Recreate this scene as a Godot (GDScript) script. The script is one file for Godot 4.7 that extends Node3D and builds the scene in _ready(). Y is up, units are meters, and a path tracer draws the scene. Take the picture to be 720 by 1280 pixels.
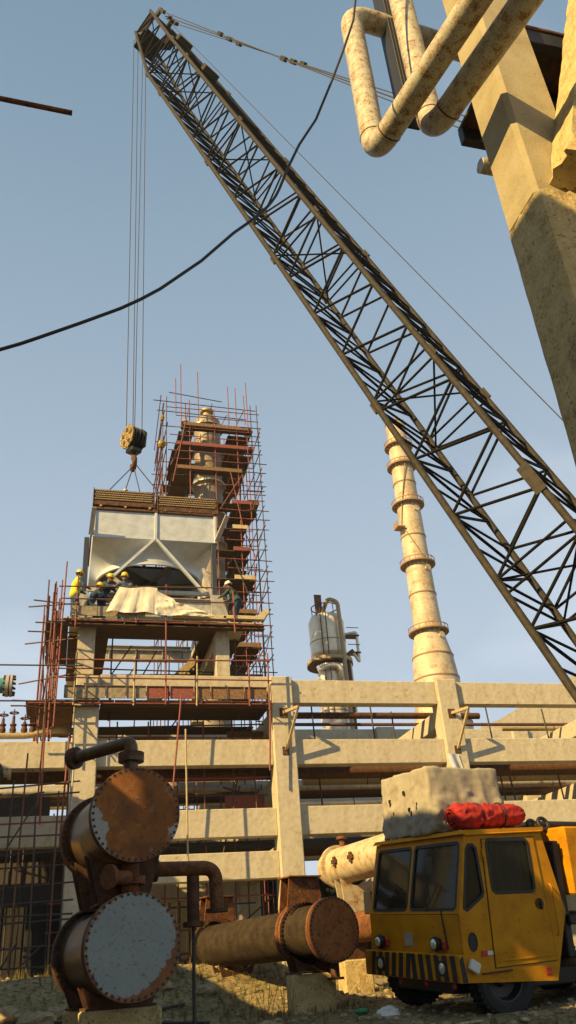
extends Node3D
# Construction site below a concrete pipe rack: crane setting an air cooler, heat exchangers, stack.
# World axes follow the plant grid: +X runs along the rack, +Z runs from the rack to the viewer, y up, metres.

var M := {}
var taken := {}
var unit_tube: Mesh
var unit_box: Mesh
var rng := RandomNumberGenerator.new()

func _ready():
	rng.seed = 4711
	setup_light_and_camera()
	make_materials()
	unit_tube = make_unit_tube(10)
	unit_box = BoxMesh.new()
	build_ground()
	build_rack()
	build_table()
	build_near_column()
	build_left_building()
	build_background()
	build_exchangers()
	build_rack_pipes()
	build_cooler()
	build_platform_scaffold()
	build_tower()
	build_chimney()
	build_drum()
	build_crane()
	build_hook()
	build_near_pipes()
	build_workers()
	build_small_things()
	print("built, nodes: ", get_child_count())

# ---------------------------------------------------------------- light, sky, camera
func setup_light_and_camera():
	var cam := Camera3D.new(); cam.name = "camera"
	cam.fov = 64.36
	cam.near = 0.05; cam.far = 3000.0
	add_child(cam)
	var yaw := deg_to_rad(-16.5); var pitch := deg_to_rad(29.5); var roll := deg_to_rad(-4.5)
	cam.transform = Transform3D(Basis(Vector3.UP, yaw) * Basis(Vector3.RIGHT, pitch) * Basis(Vector3.BACK, roll), Vector3(0, 0.9, 0))
	cam.current = true
	var we := WorldEnvironment.new(); we.name = "environment"
	var env := Environment.new()
	env.background_mode = Environment.BG_SKY
	env.tonemap_mode = Environment.TONE_MAPPER_LINEAR
	env.tonemap_exposure = 1.9
	env.background_energy_multiplier = 1.0
	env.sdfgi_enabled = true; env.ssao_enabled = true; env.ssil_enabled = true
	var sm := ProceduralSkyMaterial.new()
	sm.sky_top_color = Color(0.306, 0.402, 0.472)
	sm.sky_horizon_color = Color(0.622, 0.666, 0.718)
	sm.sky_curve = 0.62
	sm.ground_horizon_color = Color(0.45, 0.43, 0.37)
	sm.ground_bottom_color = Color(0.30, 0.27, 0.22)
	sm.sun_angle_max = 0.0
	sm.sky_cover = sky_clouds()
	sm.sky_cover_modulate = Color(1, 1, 1, 1)
	var sky := Sky.new(); sky.sky_material = sm
	env.sky = sky
	env.fog_enabled = true
	env.fog_density = 0.0004
	env.fog_light_color = Color(0.66, 0.70, 0.73)
	we.environment = env
	add_child(we)
	var sun := DirectionalLight3D.new(); sun.name = "sun"
	sun.light_color = Color(1.0, 0.84, 0.55)
	sun.light_energy = 1.6
	sun.light_angular_distance = 0.5
	sun.shadow_enabled = true
	add_child(sun)
	sun.look_at_from_position(Vector3(-73, 55, 40), Vector3.ZERO, Vector3.UP)

func sky_clouds() -> Texture2D:
	# thin wisps low in the sky, all round the horizon
	var w := 1024; var h := 512
	var n := FastNoiseLite.new(); n.seed = 5; n.noise_type = FastNoiseLite.TYPE_SIMPLEX_SMOOTH
	n.frequency = 0.012; n.fractal_octaves = 5
	var im := Image.create(w, h, false, Image.FORMAT_RGBA8)
	for y in h:
		var el: float = 90.0 - 180.0 * (y + 0.5) / h
		var band: float = 0.0
		if el > 2.0 and el < 60.0:
			band = 1.0
		for x in w:
			var a := 0.0
			if band > 0.0:
				var t := TAU * x / w
				var v := n.get_noise_3d(cos(t) * 90.0, el * 3.2, sin(t) * 90.0)
				a = clampf((v - 0.26) * 0.75, 0.0, 0.26)
			im.set_pixel(x, y, Color(0.66, 0.64, 0.62, a))
	return ImageTexture.create_from_image(im)

# ---------------------------------------------------------------- materials
func lin(r, g, b) -> Color:
	return Color(r, g, b).linear_to_srgb()

func noise_img(size: int, freq: float, seed_: int, octaves := 4, cell := false) -> Image:
	var n := FastNoiseLite.new(); n.seed = seed_; n.frequency = freq
	n.noise_type = FastNoiseLite.TYPE_CELLULAR if cell else FastNoiseLite.TYPE_SIMPLEX_SMOOTH
	n.fractal_type = FastNoiseLite.FRACTAL_FBM; n.fractal_octaves = octaves
	return n.get_seamless_image(size, size)

# two noise layers looked up in a colour ramp (linear colours), plus sparse specks
func ramp_tex(stops: Array, f1: float, f2: float, w2: float, seed_: int, speck = null, speck_at := 0.7, speck_f := 0.06, size := 512, stretch := 1) -> ImageTexture:
	var g := Gradient.new()
	var offs := PackedFloat32Array(); var cols := PackedColorArray()
	for s in stops:
		offs.append(s[0]); cols.append(lin(s[1], s[2], s[3]))
	g.offsets = offs; g.colors = cols
	var a := noise_img(size, f1, seed_).get_data()
	var b := noise_img(size, f2, seed_ + 11, 3).get_data()
	var c := noise_img(size, speck_f, seed_ + 23, 3).get_data()
	var lut := []
	for i in 256: lut.append(g.sample(i / 255.0))
	var sc = lin(speck[0], speck[1], speck[2]) if speck != null else Color.BLACK
	var out := PackedByteArray(); out.resize(size * size * 3)
	var thr := int(speck_at * 255)
	for y in size:
		for x in size:
			var i := y * size + x
			var j: int = ((y * size) + (x * stretch) % size)
			var v := int(clampf(a[j] * (1.0 - w2) + b[i] * w2, 0, 255))
			var col: Color = lut[v]
			if speck != null and c[i] > thr:
				col = col.lerp(sc, clampf((c[i] - thr) / 18.0, 0, 1))
			out[i * 3] = int(col.r * 255); out[i * 3 + 1] = int(col.g * 255); out[i * 3 + 2] = int(col.b * 255)
	var im := Image.create_from_data(size, size, false, Image.FORMAT_RGB8, out)
	im.generate_mipmaps()
	return ImageTexture.create_from_image(im)

func bump_tex(freq: float, seed_: int, strength: float, size := 512) -> ImageTexture:
	var im := noise_img(size, freq, seed_, 5)
	im.convert(Image.FORMAT_RGBA8)
	im.bump_map_to_normal_map(strength)
	im.generate_mipmaps()
	return ImageTexture.create_from_image(im)

func tmat(tex, scale: float, rough: float, metal := 0.0, bump = null, bs := 1.0, world := true) -> StandardMaterial3D:
	var m := StandardMaterial3D.new()
	m.albedo_texture = tex
	m.roughness = rough; m.metallic = metal
	m.uv1_triplanar = true; m.uv1_world_triplanar = world
	m.uv1_scale = Vector3.ONE * scale
	if bump != null:
		m.normal_enabled = true; m.normal_texture = bump; m.normal_scale = bs
	return m

func flat(r, g, b, rough: float, metal := 0.0) -> StandardMaterial3D:
	var m := StandardMaterial3D.new(); m.albedo_color = lin(r, g, b); m.roughness = rough; m.metallic = metal
	return m

func make_materials():
	var bp := bump_tex(0.03, 3, 3.0)
	var bfine := bump_tex(0.09, 8, 2.0)
	M.concrete = tmat(ramp_tex([[0.1, .36, .315, .225], [0.34, .435, .395, .29], [0.55, .47, .435, .325], [0.9, .52, .485, .385]], 0.004, 0.03, 0.5, 1, [.33, .27, .18], 0.80, 0.03, 512, 3), 0.3, 0.92, 0, bp, 0.35)
	M.concrete2 = tmat(ramp_tex([[0.1, .35, .305, .215], [0.4, .44, .40, .295], [0.9, .51, .475, .375]], 0.004, 0.025, 0.5, 31, [.32, .27, .18], 0.80, 0.03, 512, 3), 0.3, 0.92, 0, bp, 0.35)
	M.old_concrete = tmat(ramp_tex([[0.15, .24, .175, .075], [0.42, .43, .335, .155], [0.65, .52, .415, .20], [0.9, .58, .48, .27]], 0.012, 0.08, 0.45, 41, [.16, .115, .06], 0.74, 0.05), 0.55, 0.95, 0, bp, 0.8)
	M.smooth_concrete = tmat(ramp_tex([[0.1, .28, .235, .135], [0.5, .345, .305, .182], [0.9, .39, .35, .23]], 0.007, 0.07, 0.3, 51, [.22, .16, .09], 0.80, 0.06), 0.6, 0.9, 0, bfine, 0.3)
	M.rust = tmat(ramp_tex([[0.2, .055, .022, .010], [0.42, .13, .045, .012], [0.6, .22, .085, .02], [0.85, .30, .14, .04]], 0.012, 0.07, 0.45, 61, [.05, .022, .012], 0.66, 0.04), 0.7, 0.85, 0, bfine, 0.5)
	M.dark_rust = tmat(ramp_tex([[0.2, .030, .016, .010], [0.5, .085, .036, .014], [0.85, .16, .065, .022]], 0.012, 0.08, 0.45, 71), 0.8, 0.8, 0, bfine, 0.5)
	M.barrel = tmat(ramp_tex([[0.2, .035, .024, .014], [0.5, .10, .055, .022], [0.68, .16, .09, .035], [0.9, .20, .13, .07]], 0.01, 0.05, 0.4, 81), 0.6, 0.36, 0.35, bfine, 0.3)
	M.dark_shell = tmat(ramp_tex([[0.2, .018, .014, .010], [0.5, .042, .032, .021], [0.85, .075, .056, .036]], 0.012, 0.06, 0.4, 85), 0.7, 0.55, 0.1, bfine, 0.3)
	M.dark_shell.metallic_specular = 0.2; M.dark_shell.roughness = 0.78
	M.cover_rust = tmat(ramp_tex([[0.18, .07, .026, .010], [0.36, .12, .040, .010], [0.55, .17, .055, .011], [0.68, .24, .085, .015], [0.74, .26, .25, .22], [0.9, .34, .34, .31]], 0.0075, 0.06, 0.28, 91), 0.55, 0.75, 0.05, bfine, 0.4)
	M.cover_grey = tmat(ramp_tex([[0.14, .16, .06, .02], [0.24, .20, .15, .10], [0.32, .24, .255, .24], [0.6, .285, .30, .285], [0.9, .33, .34, .32]], 0.009, 0.05, 0.25, 101, [.10, .055, .025], 0.76, 0.06), 0.5, 0.6, 0.1)
	M.cover_orange = tmat(ramp_tex([[0.2, .14, .045, .012], [0.5, .24, .082, .02], [0.85, .33, .13, .035]], 0.01, 0.08, 0.4, 111), 0.6, 0.8, 0, bfine, 0.3)
	M.cream_shell = tmat(ramp_tex([[0.2, .22, .10, .03], [0.36, .42, .28, .12], [0.5, .52, .45, .30], [0.9, .58, .53, .40]], 0.012, 0.06, 0.35, 121), 0.6, 0.6, 0, bfine, 0.2)
	M.pale_pipe = tmat(ramp_tex([[0.2, .13, .060, .020], [0.34, .27, .14, .045], [0.41, .40, .37, .27], [0.6, .45, .46, .37], [0.9, .52, .53, .45]], 0.014, 0.07, 0.4, 131, [.20, .085, .025], 0.72, 0.07), 1.0, 0.6, 0, bfine, 0.4)
	M.scaf_red = tmat(ramp_tex([[0.2, .11, .035, .025], [0.5, .22, .060, .045], [0.85, .30, .10, .065]], 0.02, 0.08, 0.5, 141), 1.0, 0.7)
	M.scaf_brown = tmat(ramp_tex([[0.2, .05, .025, .018], [0.5, .11, .05, .032], [0.85, .19, .10, .06]], 0.02, 0.08, 0.5, 151), 1.0, 0.75)
	M.scaf_dark = flat(.050, .042, .038, 0.75)
	M.scaf_pale = tmat(ramp_tex([[0.2, .25, .18, .08], [0.6, .42, .34, .19], [0.9, .5, .44, .29]], 0.02, 0.08, 0.5, 161), 1.0, 0.6, 0.15)
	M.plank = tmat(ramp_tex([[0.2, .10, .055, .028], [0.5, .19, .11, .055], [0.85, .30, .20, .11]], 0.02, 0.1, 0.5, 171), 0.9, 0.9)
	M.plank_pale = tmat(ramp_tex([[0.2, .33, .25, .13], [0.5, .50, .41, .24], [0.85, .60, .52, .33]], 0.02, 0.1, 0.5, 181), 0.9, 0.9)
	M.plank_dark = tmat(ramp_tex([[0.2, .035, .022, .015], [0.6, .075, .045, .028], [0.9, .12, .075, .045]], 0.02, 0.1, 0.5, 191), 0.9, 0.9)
	M.toe_grey = tmat(ramp_tex([[0.2, .16, .13, .08], [0.5, .26, .22, .14], [0.85, .34, .30, .21]], 0.015, 0.08, 0.4, 201), 0.7, 0.6, 0.1)
	M.galv = tmat(ramp_tex([[0.2, .40, .44, .47], [0.5, .475, .525, .56], [0.85, .54, .59, .63]], 0.01, 0.05, 0.3, 211), 0.4, 0.5, 0.15)
	M.galv_dull = tmat(ramp_tex([[0.2, .30, .29, .26], [0.5, .42, .41, .37], [0.85, .52, .51, .48]], 0.014, 0.05, 0.4, 221), 0.5, 0.5, 0.3)
	M.black_steel = flat(.025, .027, .033, 0.55, 0.2)
	M.blue_steel = flat(.035, .045, .065, 0.5, 0.2)
	M.stack = tmat(ramp_tex([[0.2, .30, .22, .13], [0.45, .45, .38, .25], [0.65, .51, .455, .33], [0.9, .56, .51, .39]], 0.008, 0.05, 0.35, 231, [.33, .20, .09], 0.74, 0.02), 0.12, 0.6, 0.05)
	M.stack_band = tmat(ramp_tex([[0.2, .16, .10, .05], [0.5, .28, .18, .09], [0.85, .38, .26, .13]], 0.03, 0.08, 0.4, 241), 0.5, 0.7)
	M.cladding = tmat(ramp_tex([[0.2, .56, .48, .34], [0.5, .70, .63, .49], [0.85, .76, .71, .59]], 0.01, 0.05, 0.35, 251), 0.2, 0.32, 0.3)
	M.vessel = tmat(ramp_tex([[0.2, .17, .14, .10], [0.5, .25, .215, .17], [0.85, .31, .28, .235]], 0.01, 0.05, 0.4, 261), 0.3, 0.6, 0.1)
	M.boom = tmat(ramp_tex([[0.2, .018, .016, .012], [0.45, .034, .030, .021], [0.65, .048, .042, .029], [0.85, .085, .044, .022]], 0.014, 0.07, 0.4, 271), 0.5, 0.55, 0.1)
	M.lacing = tmat(ramp_tex([[0.2, .006, .006, .006], [0.6, .011, .0105, .010], [0.88, .024, .018, .013]], 0.02, 0.08, 0.4, 281), 0.6, 0.75)
	M.lacing.metallic_specular = 0.2; M.boom.metallic_specular = 0.3; M.boom.roughness = 0.7; M.boom.metallic = 0.0
	M.rope = flat(.035, .033, .032, 0.6, 0.3)
	M.pale_rope = flat(.42, .34, .22, 0.9)
	M.yellow = tmat(ramp_tex([[0.12, .30, .12, .005], [0.35, .46, .20, .004], [0.6, .53, .235, .004], [0.9, .58, .27, .008]], 0.008, 0.07, 0.35, 291, [.20, .09, .015], 0.82, 0.03), 0.6, 0.55, 0, bfine, 0.12)
	M.yellow.clearcoat_enabled = true; M.yellow.clearcoat = 0.06; M.yellow.clearcoat_roughness = 0.4; M.yellow.metallic_specular = 0.25
	M.hook_yellow = tmat(ramp_tex([[0.3, .02, .017, .012], [0.50, .035, .026, .014], [0.56, .55, .36, .03], [0.9, .66, .46, .05]], 0.02, 0.06, 0.35, 301), 1.1, 0.55)
	M.black = flat(.014, .013, .013, 0.6)
	M.grease = flat(.022, .020, .018, 0.45, 0.2)
	M.rubber = tmat(ramp_tex([[0.2, .012, .012, .012], [0.6, .024, .022, .020], [0.9, .05, .042, .032]], 0.03, 0.08, 0.5, 311), 1.0, 0.9)
	M.glass = StandardMaterial3D.new()
	M.glass.albedo_color = Color(0.16, 0.19, 0.17, 0.42); M.glass.transparency = BaseMaterial3D.TRANSPARENCY_ALPHA
	M.glass.roughness = 0.06; M.glass.metallic_specular = 0.3
	M.cab_inside = flat(.045, .040, .033, 0.9)
	M.curtain = flat(.08, .075, .068, 0.95)
	M.seat = flat(.30, .22, .12, 0.9)
	M.lamp = StandardMaterial3D.new(); M.lamp.albedo_color = Color(0.86, 0.86, 0.80); M.lamp.roughness = 0.12; M.lamp.metallic = 0.5
	M.red_lamp = flat(.42, .03, .02, 0.3)
	M.orange_lamp = flat(.60, .16, .02, 0.3)
	M.canvas = tmat(ramp_tex([[0.15, .25, .225, .165], [0.5, .33, .305, .235], [0.85, .37, .345, .27]], 0.005, 0.02, 0.3, 321, [.17, .14, .09], 0.84, 0.02, 512, 2), 0.5, 0.95, 0, bfine, 0.15)
	M.canvas_yellow = tmat(ramp_tex([[0.2, .62, .58, .45], [0.5, .70, .66, .54], [0.85, .75, .72, .61]], 0.012, 0.06, 0.4, 331), 0.5, 0.95)
	M.red_cloth = tmat(ramp_tex([[0.2, .16, .014, .014], [0.5, .34, .030, .026], [0.85, .46, .06, .046]], 0.015, 0.07, 0.4, 341), 1.2, 0.85, 0, bfine, 0.8)
	M.red_cloth.metallic_specular = 0.25
	M.teal = tmat(ramp_tex([[0.2, .035, .16, .16], [0.5, .06, .25, .25], [0.85, .10, .33, .32]], 0.02, 0.06, 0.4, 351), 1.0, 0.5)
	M.soil = tmat(ramp_tex([[0.15, .08, .062, .026], [0.4, .18, .14, .062], [0.6, .25, .195, .092], [0.85, .34, .27, .14]], 0.006, 0.06, 0.5, 361, [.05, .06, .02], 0.62, 0.03, 1024), 0.16, 1.0, 0, bp, 1.2)
	M.stone = tmat(ramp_tex([[0.2, .20, .15, .08], [0.6, .36, .29, .17], [0.9, .46, .38, .24]], 0.015, 0.08, 0.4, 371), 1.0, 0.95, 0, bp, 1.0)
	M.grass = flat(.10, .105, .035, 0.95)
	M.grass.vertex_color_use_as_albedo = true; M.grass.albedo_color = Color.WHITE
	M.grass.backlight_enabled = true; M.grass.backlight = Color(0.15, 0.15, 0.06)
	M.plaster = tmat(ramp_tex([[0.2, .28, .24, .17], [0.6, .42, .37, .28], [0.9, .5, .45, .36]], 0.006, 0.06, 0.3, 381), 0.15, 0.95)
	M.shed = tmat(ramp_tex([[0.2, .010, .009, .008], [0.6, .018, .016, .014], [0.9, .028, .025, .022]], 0.008, 0.06, 0.3, 391), 0.2, 0.8)
	M.plastic = flat(.62, .62, .58, 0.5)
	M.skin = flat(.20, .105, .065, 0.7)
	M.vest = flat(.60, .55, .03, 0.85)
	M.navy = flat(.022, .050, .085, 0.9)
	M.denim = flat(.035, .075, .14, 0.9)
	M.dark_green = flat(.035, .06, .045, 0.9)
	M.helmet = flat(.75, .50, .015, 0.35)
	M.white_helmet = flat(.70, .68, .60, 0.35)
	M.hair = flat(.012, .009, .007, 0.9)

# ---------------------------------------------------------------- node helpers
func numbered(called: String) -> String:
	if not taken.has(called):
		taken[called] = 0
		return called
	taken[called] += 1
	return "%s_%03d" % [called, taken[called]]

func thing(called: String, label: String, category: String, at := Vector3.ZERO, group := "") -> Node3D:
	var o := Node3D.new(); o.name = numbered(called)
	add_child(o); o.position = at
	o.set_meta("label", label); o.set_meta("category", category)
	if group != "": o.set_meta("group", group)
	return o

func structure(o: Node3D, called: String):
	o.name = numbered(called); add_child(o); o.set_meta("kind", "structure")

func put(parent: Node3D, called: String, mesh: Mesh, mat: Material, xf := Transform3D.IDENTITY, local := false) -> MeshInstance3D:
	var o := MeshInstance3D.new(); o.name = called; o.mesh = mesh
	o.material_override = mat
	parent.add_child(o, true)
	if local: o.transform = xf
	else: o.global_transform = xf
	return o

func axis_xf(a: Vector3, b: Vector3, r: float) -> Transform3D:
	var y := b - a; var l := y.length(); y /= l
	var x := y.cross(Vector3(0.31, 0.17, 0.93)).normalized()
	if absf(y.dot(Vector3(0.31, 0.17, 0.93).normalized())) > 0.97: x = y.cross(Vector3.RIGHT).normalized()
	var z := x.cross(y)
	return Transform3D(Basis(x * r, y * l, z * r), (a + b) * 0.5)

func tube(parent, called, a: Vector3, b: Vector3, r: float, mat, local := false) -> MeshInstance3D:
	return put(parent, called, unit_tube, mat, axis_xf(a, b, r), local)

func bar(parent, called, a: Vector3, b: Vector3, w: float, h: float, mat, up := Vector3.UP, local := false) -> MeshInstance3D:
	# rectangular bar between two points
	var y := (b - a); var l := y.length(); y /= l
	var x := y.cross(up).normalized(); var z := x.cross(y)
	return put(parent, called, unit_box, mat, Transform3D(Basis(x * w, y * l, z * h), (a + b) * 0.5), local)

func box(parent, called, lo: Vector3, hi: Vector3, mat, ch := 0.02, local := false) -> MeshInstance3D:
	var c := (lo + hi) * 0.5
	return put(parent, called, chamfer_box((hi - lo).abs(), ch), mat, Transform3D(Basis.IDENTITY, c), local)

func make_unit_tube(n: int) -> Mesh:
	var c := CylinderMesh.new(); c.top_radius = 1; c.bottom_radius = 1; c.height = 1; c.radial_segments = n; c.rings = 1
	return c

func quad(st: SurfaceTool, a, b, c, d):
	st.add_vertex(a); st.add_vertex(b); st.add_vertex(c)
	st.add_vertex(a); st.add_vertex(c); st.add_vertex(d)

var box_cache := {}
func chamfer_box(size: Vector3, ch: float) -> Mesh:
	var key := "%.3f %.3f %.3f %.3f" % [size.x, size.y, size.z, ch]
	if box_cache.has(key): return box_cache[key]
	var h := size * 0.5
	ch = minf(ch, minf(h.x, minf(h.y, h.z)) * 0.45)
	var pts := PackedVector3Array()
	for sx in [-1, 1]:
		for sy in [-1, 1]:
			for sz in [-1, 1]:
				pts.append(Vector3(sx * (h.x - ch), sy * (h.y - ch), sz * h.z))
				pts.append(Vector3(sx * (h.x - ch), sy * h.y, sz * (h.z - ch)))
				pts.append(Vector3(sx * h.x, sy * (h.y - ch), sz * (h.z - ch)))
	var st := SurfaceTool.new(); st.begin(Mesh.PRIMITIVE_TRIANGLES); st.set_smooth_group(-1)
	# faces
	var ix := func(sx, sy, sz, k): return pts[((int(sx > 0) * 2 + int(sy > 0)) * 2 + int(sz > 0)) * 3 + k]
	for s in [-1, 1]:
		face(st, [ix.call(-1, -1, s, 0), ix.call(1, -1, s, 0), ix.call(1, 1, s, 0), ix.call(-1, 1, s, 0)], Vector3(0, 0, s))
		face(st, [ix.call(-1, s, -1, 1), ix.call(1, s, -1, 1), ix.call(1, s, 1, 1), ix.call(-1, s, 1, 1)], Vector3(0, s, 0))
		face(st, [ix.call(s, -1, -1, 2), ix.call(s, 1, -1, 2), ix.call(s, 1, 1, 2), ix.call(s, -1, 1, 2)], Vector3(s, 0, 0))
		for t in [-1, 1]:
			face(st, [ix.call(-1, s, t, 0), ix.call(1, s, t, 0), ix.call(1, s, t, 1), ix.call(-1, s, t, 1)], Vector3(0, s, t))
			face(st, [ix.call(s, -1, t, 0), ix.call(s, 1, t, 0), ix.call(s, 1, t, 2), ix.call(s, -1, t, 2)], Vector3(s, 0, t))
			face(st, [ix.call(s, t, -1, 1), ix.call(s, t, 1, 1), ix.call(s, t, 1, 2), ix.call(s, t, -1, 2)], Vector3(s, t, 0))
			for u in [-1, 1]:
				face(st, [ix.call(s, t, u, 0), ix.call(s, t, u, 1), ix.call(s, t, u, 2)], Vector3(s, t, u))
	st.generate_normals()
	var m := st.commit()
	box_cache[key] = m
	return m

# a flat polygon, wound clockwise as seen from the side that n points to
func face(st: SurfaceTool, p: Array, n: Vector3):
	var a: Vector3 = p[0]; var nn: Vector3 = (p[1] - a).cross(p[2] - a)
	var q := p.duplicate()
	if nn.dot(n) > 0: q.reverse()
	for i in range(1, q.size() - 1):
		st.add_vertex(q[0]); st.add_vertex(q[i]); st.add_vertex(q[i + 1])

# extrude a polygon given in (x, y) along z from z0 to z1
func prism(poly: Array, z0: float, z1: float) -> Mesh:
	var st := SurfaceTool.new(); st.begin(Mesh.PRIMITIVE_TRIANGLES); st.set_smooth_group(-1)
	var pk := PackedVector2Array(poly)
	var tri := Geometry2D.triangulate_polygon(pk)
	for i in range(0, tri.size(), 3):
		for s in [[z0, -1.0], [z1, 1.0]]:
			var zz: float = s[0]
			var sg: float = s[1] * signf(z1 - z0)
			face(st, [Vector3(pk[tri[i]].x, pk[tri[i]].y, zz), Vector3(pk[tri[i + 1]].x, pk[tri[i + 1]].y, zz), Vector3(pk[tri[i + 2]].x, pk[tri[i + 2]].y, zz)], Vector3(0, 0, sg))
	var cw := Geometry2D.is_polygon_clockwise(pk)
	for i in pk.size():
		var a := pk[i]; var b := pk[(i + 1) % pk.size()]
		var n := Vector3(b.y - a.y, -(b.x - a.x), 0)
		if cw: n = -n
		face(st, [Vector3(a.x, a.y, z0), Vector3(b.x, b.y, z0), Vector3(b.x, b.y, z1), Vector3(a.x, a.y, z1)], n)
	st.generate_normals()
	return st.commit()

# profile [[r, h], ...] turned round the y axis; smooth along h when smooth is set
func lathe(profile: Array, n := 32, smooth := false) -> Mesh:
	var st := SurfaceTool.new(); st.begin(Mesh.PRIMITIVE_TRIANGLES)
	for i in profile.size() - 1:
		st.set_smooth_group(1 if smooth else i + 1)
		var r0: float = profile[i][0]; var h0: float = profile[i][1]
		var r1: float = profile[i + 1][0]; var h1: float = profile[i + 1][1]
		for k in n:
			var a := TAU * k / n; var b := TAU * (k + 1) / n
			var p0 := Vector3(cos(a) * r0, h0, sin(a) * r0); var p1 := Vector3(cos(b) * r0, h0, sin(b) * r0)
			var p2 := Vector3(cos(b) * r1, h1, sin(b) * r1); var p3 := Vector3(cos(a) * r1, h1, sin(a) * r1)
			if r0 > 1e-5: tri3(st, p0, p1, p2)
			if r1 > 1e-5: tri3(st, p0, p2, p3)
	st.generate_normals()
	return st.commit()

func tri3(st, a, b, c):
	st.add_vertex(a); st.add_vertex(b); st.add_vertex(c)

# a round tube swept along points, corners rounded with radius rb
func sweep(points: Array, r: float, rb := 0.0, n := 14, cap := true) -> Mesh:
	var path := []
	for i in points.size():
		var p: Vector3 = points[i]
		if i == 0 or i == points.size() - 1 or rb <= 0.0:
			path.append(p)
			continue
		var a: Vector3 = (points[i - 1] - p); var b: Vector3 = (points[i + 1] - p)
		var d := minf(rb, minf(a.length(), b.length()) * 0.49)
		a = a.normalized(); b = b.normalized()
		var s := p + a * d; var e := p + b * d
		for k in 9:
			var t := k / 8.0
			path.append(s.lerp(p, t).lerp(p.lerp(e, t), t))
	var st := SurfaceTool.new(); st.begin(Mesh.PRIMITIVE_TRIANGLES); st.set_smooth_group(1)
	var t0: Vector3 = (path[1] - path[0]).normalized()
	var x := t0.cross(Vector3(0.2, 0.9, 0.35)).normalized()
	var prev := []
	for i in path.size():
		var t: Vector3
		if i == 0: t = t0
		elif i == path.size() - 1: t = (path[i] - path[i - 1]).normalized()
		else: t = ((path[i + 1] - path[i]).normalized() + (path[i] - path[i - 1]).normalized()).normalized()
		x = (x - t * x.dot(t)).normalized()
		var z := x.cross(t)
		var ring := []
		for k in n:
			var a := TAU * k / n
			ring.append(path[i] + (x * cos(a) + z * sin(a)) * r)
		if i > 0:
			for k in n:
				var k2 := (k + 1) % n
				face(st, [prev[k], prev[k2], ring[k2], ring[k]], (prev[k] + ring[k2]) * 0.5 - (path[i] + path[i - 1]) * 0.5)
		if cap and (i == 0 or i == path.size() - 1):
			st.set_smooth_group(-1)
			face(st, ring, -t if i == 0 else t)
			st.set_smooth_group(1)
		prev = ring
	st.generate_normals()
	return st.commit()

func z_axis_xf(at: Vector3) -> Transform3D:
	# lathe axis y laid along +z
	return Transform3D(Basis(Vector3.RIGHT, Vector3.BACK, Vector3.DOWN).orthonormalized(), at)

# a sheet given by a function of (u, v), thick
func sheet(f: Callable, nu: int, nv: int, thick := 0.01) -> Mesh:
	var st := SurfaceTool.new(); st.begin(Mesh.PRIMITIVE_TRIANGLES); st.set_smooth_group(1)
	var g := []
	for i in nu + 1:
		var row := []
		for j in nv + 1: row.append(f.call(float(i) / nu, float(j) / nv))
		g.append(row)
	for i in nu:
		for j in nv:
			quad(st, g[i][j], g[i + 1][j], g[i + 1][j + 1], g[i][j + 1])
	st.generate_normals()
	return st.commit()

# ---------------------------------------------------------------- ground
var gn := FastNoiseLite.new()
func ground_y(x: float, z: float) -> float:
	var d := -z
	var y := 0.0
	var ks := [[-1000.0, -0.7], [7.0, -0.7], [11.5, -0.15], [13.5, 0.10], [16.5, 0.24], [19.0, 0.42], [25.0, 0.7], [2000.0, 0.7]]
	for i in ks.size() - 1:
		if d >= ks[i][0] and d < ks[i + 1][0]:
			y = lerpf(ks[i][1], ks[i + 1][1], smoothstep(0, 1, (d - ks[i][0]) / (ks[i + 1][0] - ks[i][0])) if i > 0 else 0.0)
	# spoil heap between the exchangers and the rack
	var m := exp(-pow((d - 20.2) / 1.9, 2)) * smoothstep(6.4, 4.6, x) * 0.78
	y += m
	var near := smoothstep(60.0, 10.0, absf(d - 10.0) + absf(x) * 0.6)
	y += (gn.get_noise_2d(x * 6.0, z * 6.0) * 0.10 + gn.get_noise_2d(x * 25.0 + 70, z * 25.0) * 0.035) * near
	return y

func axis_steps(lo: float, a: float, b: float, hi: float, fine: float) -> Array:
	var r := []
	var p := a
	var s := fine
	var left := []
	while p > lo:
		s *= 1.35
		p -= s
		left.append(p)
	left.reverse()
	r.append_array(left)
	p = a
	while p < b:
		r.append(p); p += fine
	s = fine
	while p < hi:
		r.append(p); s *= 1.35; p += s
	r.append(p)
	return r

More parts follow.
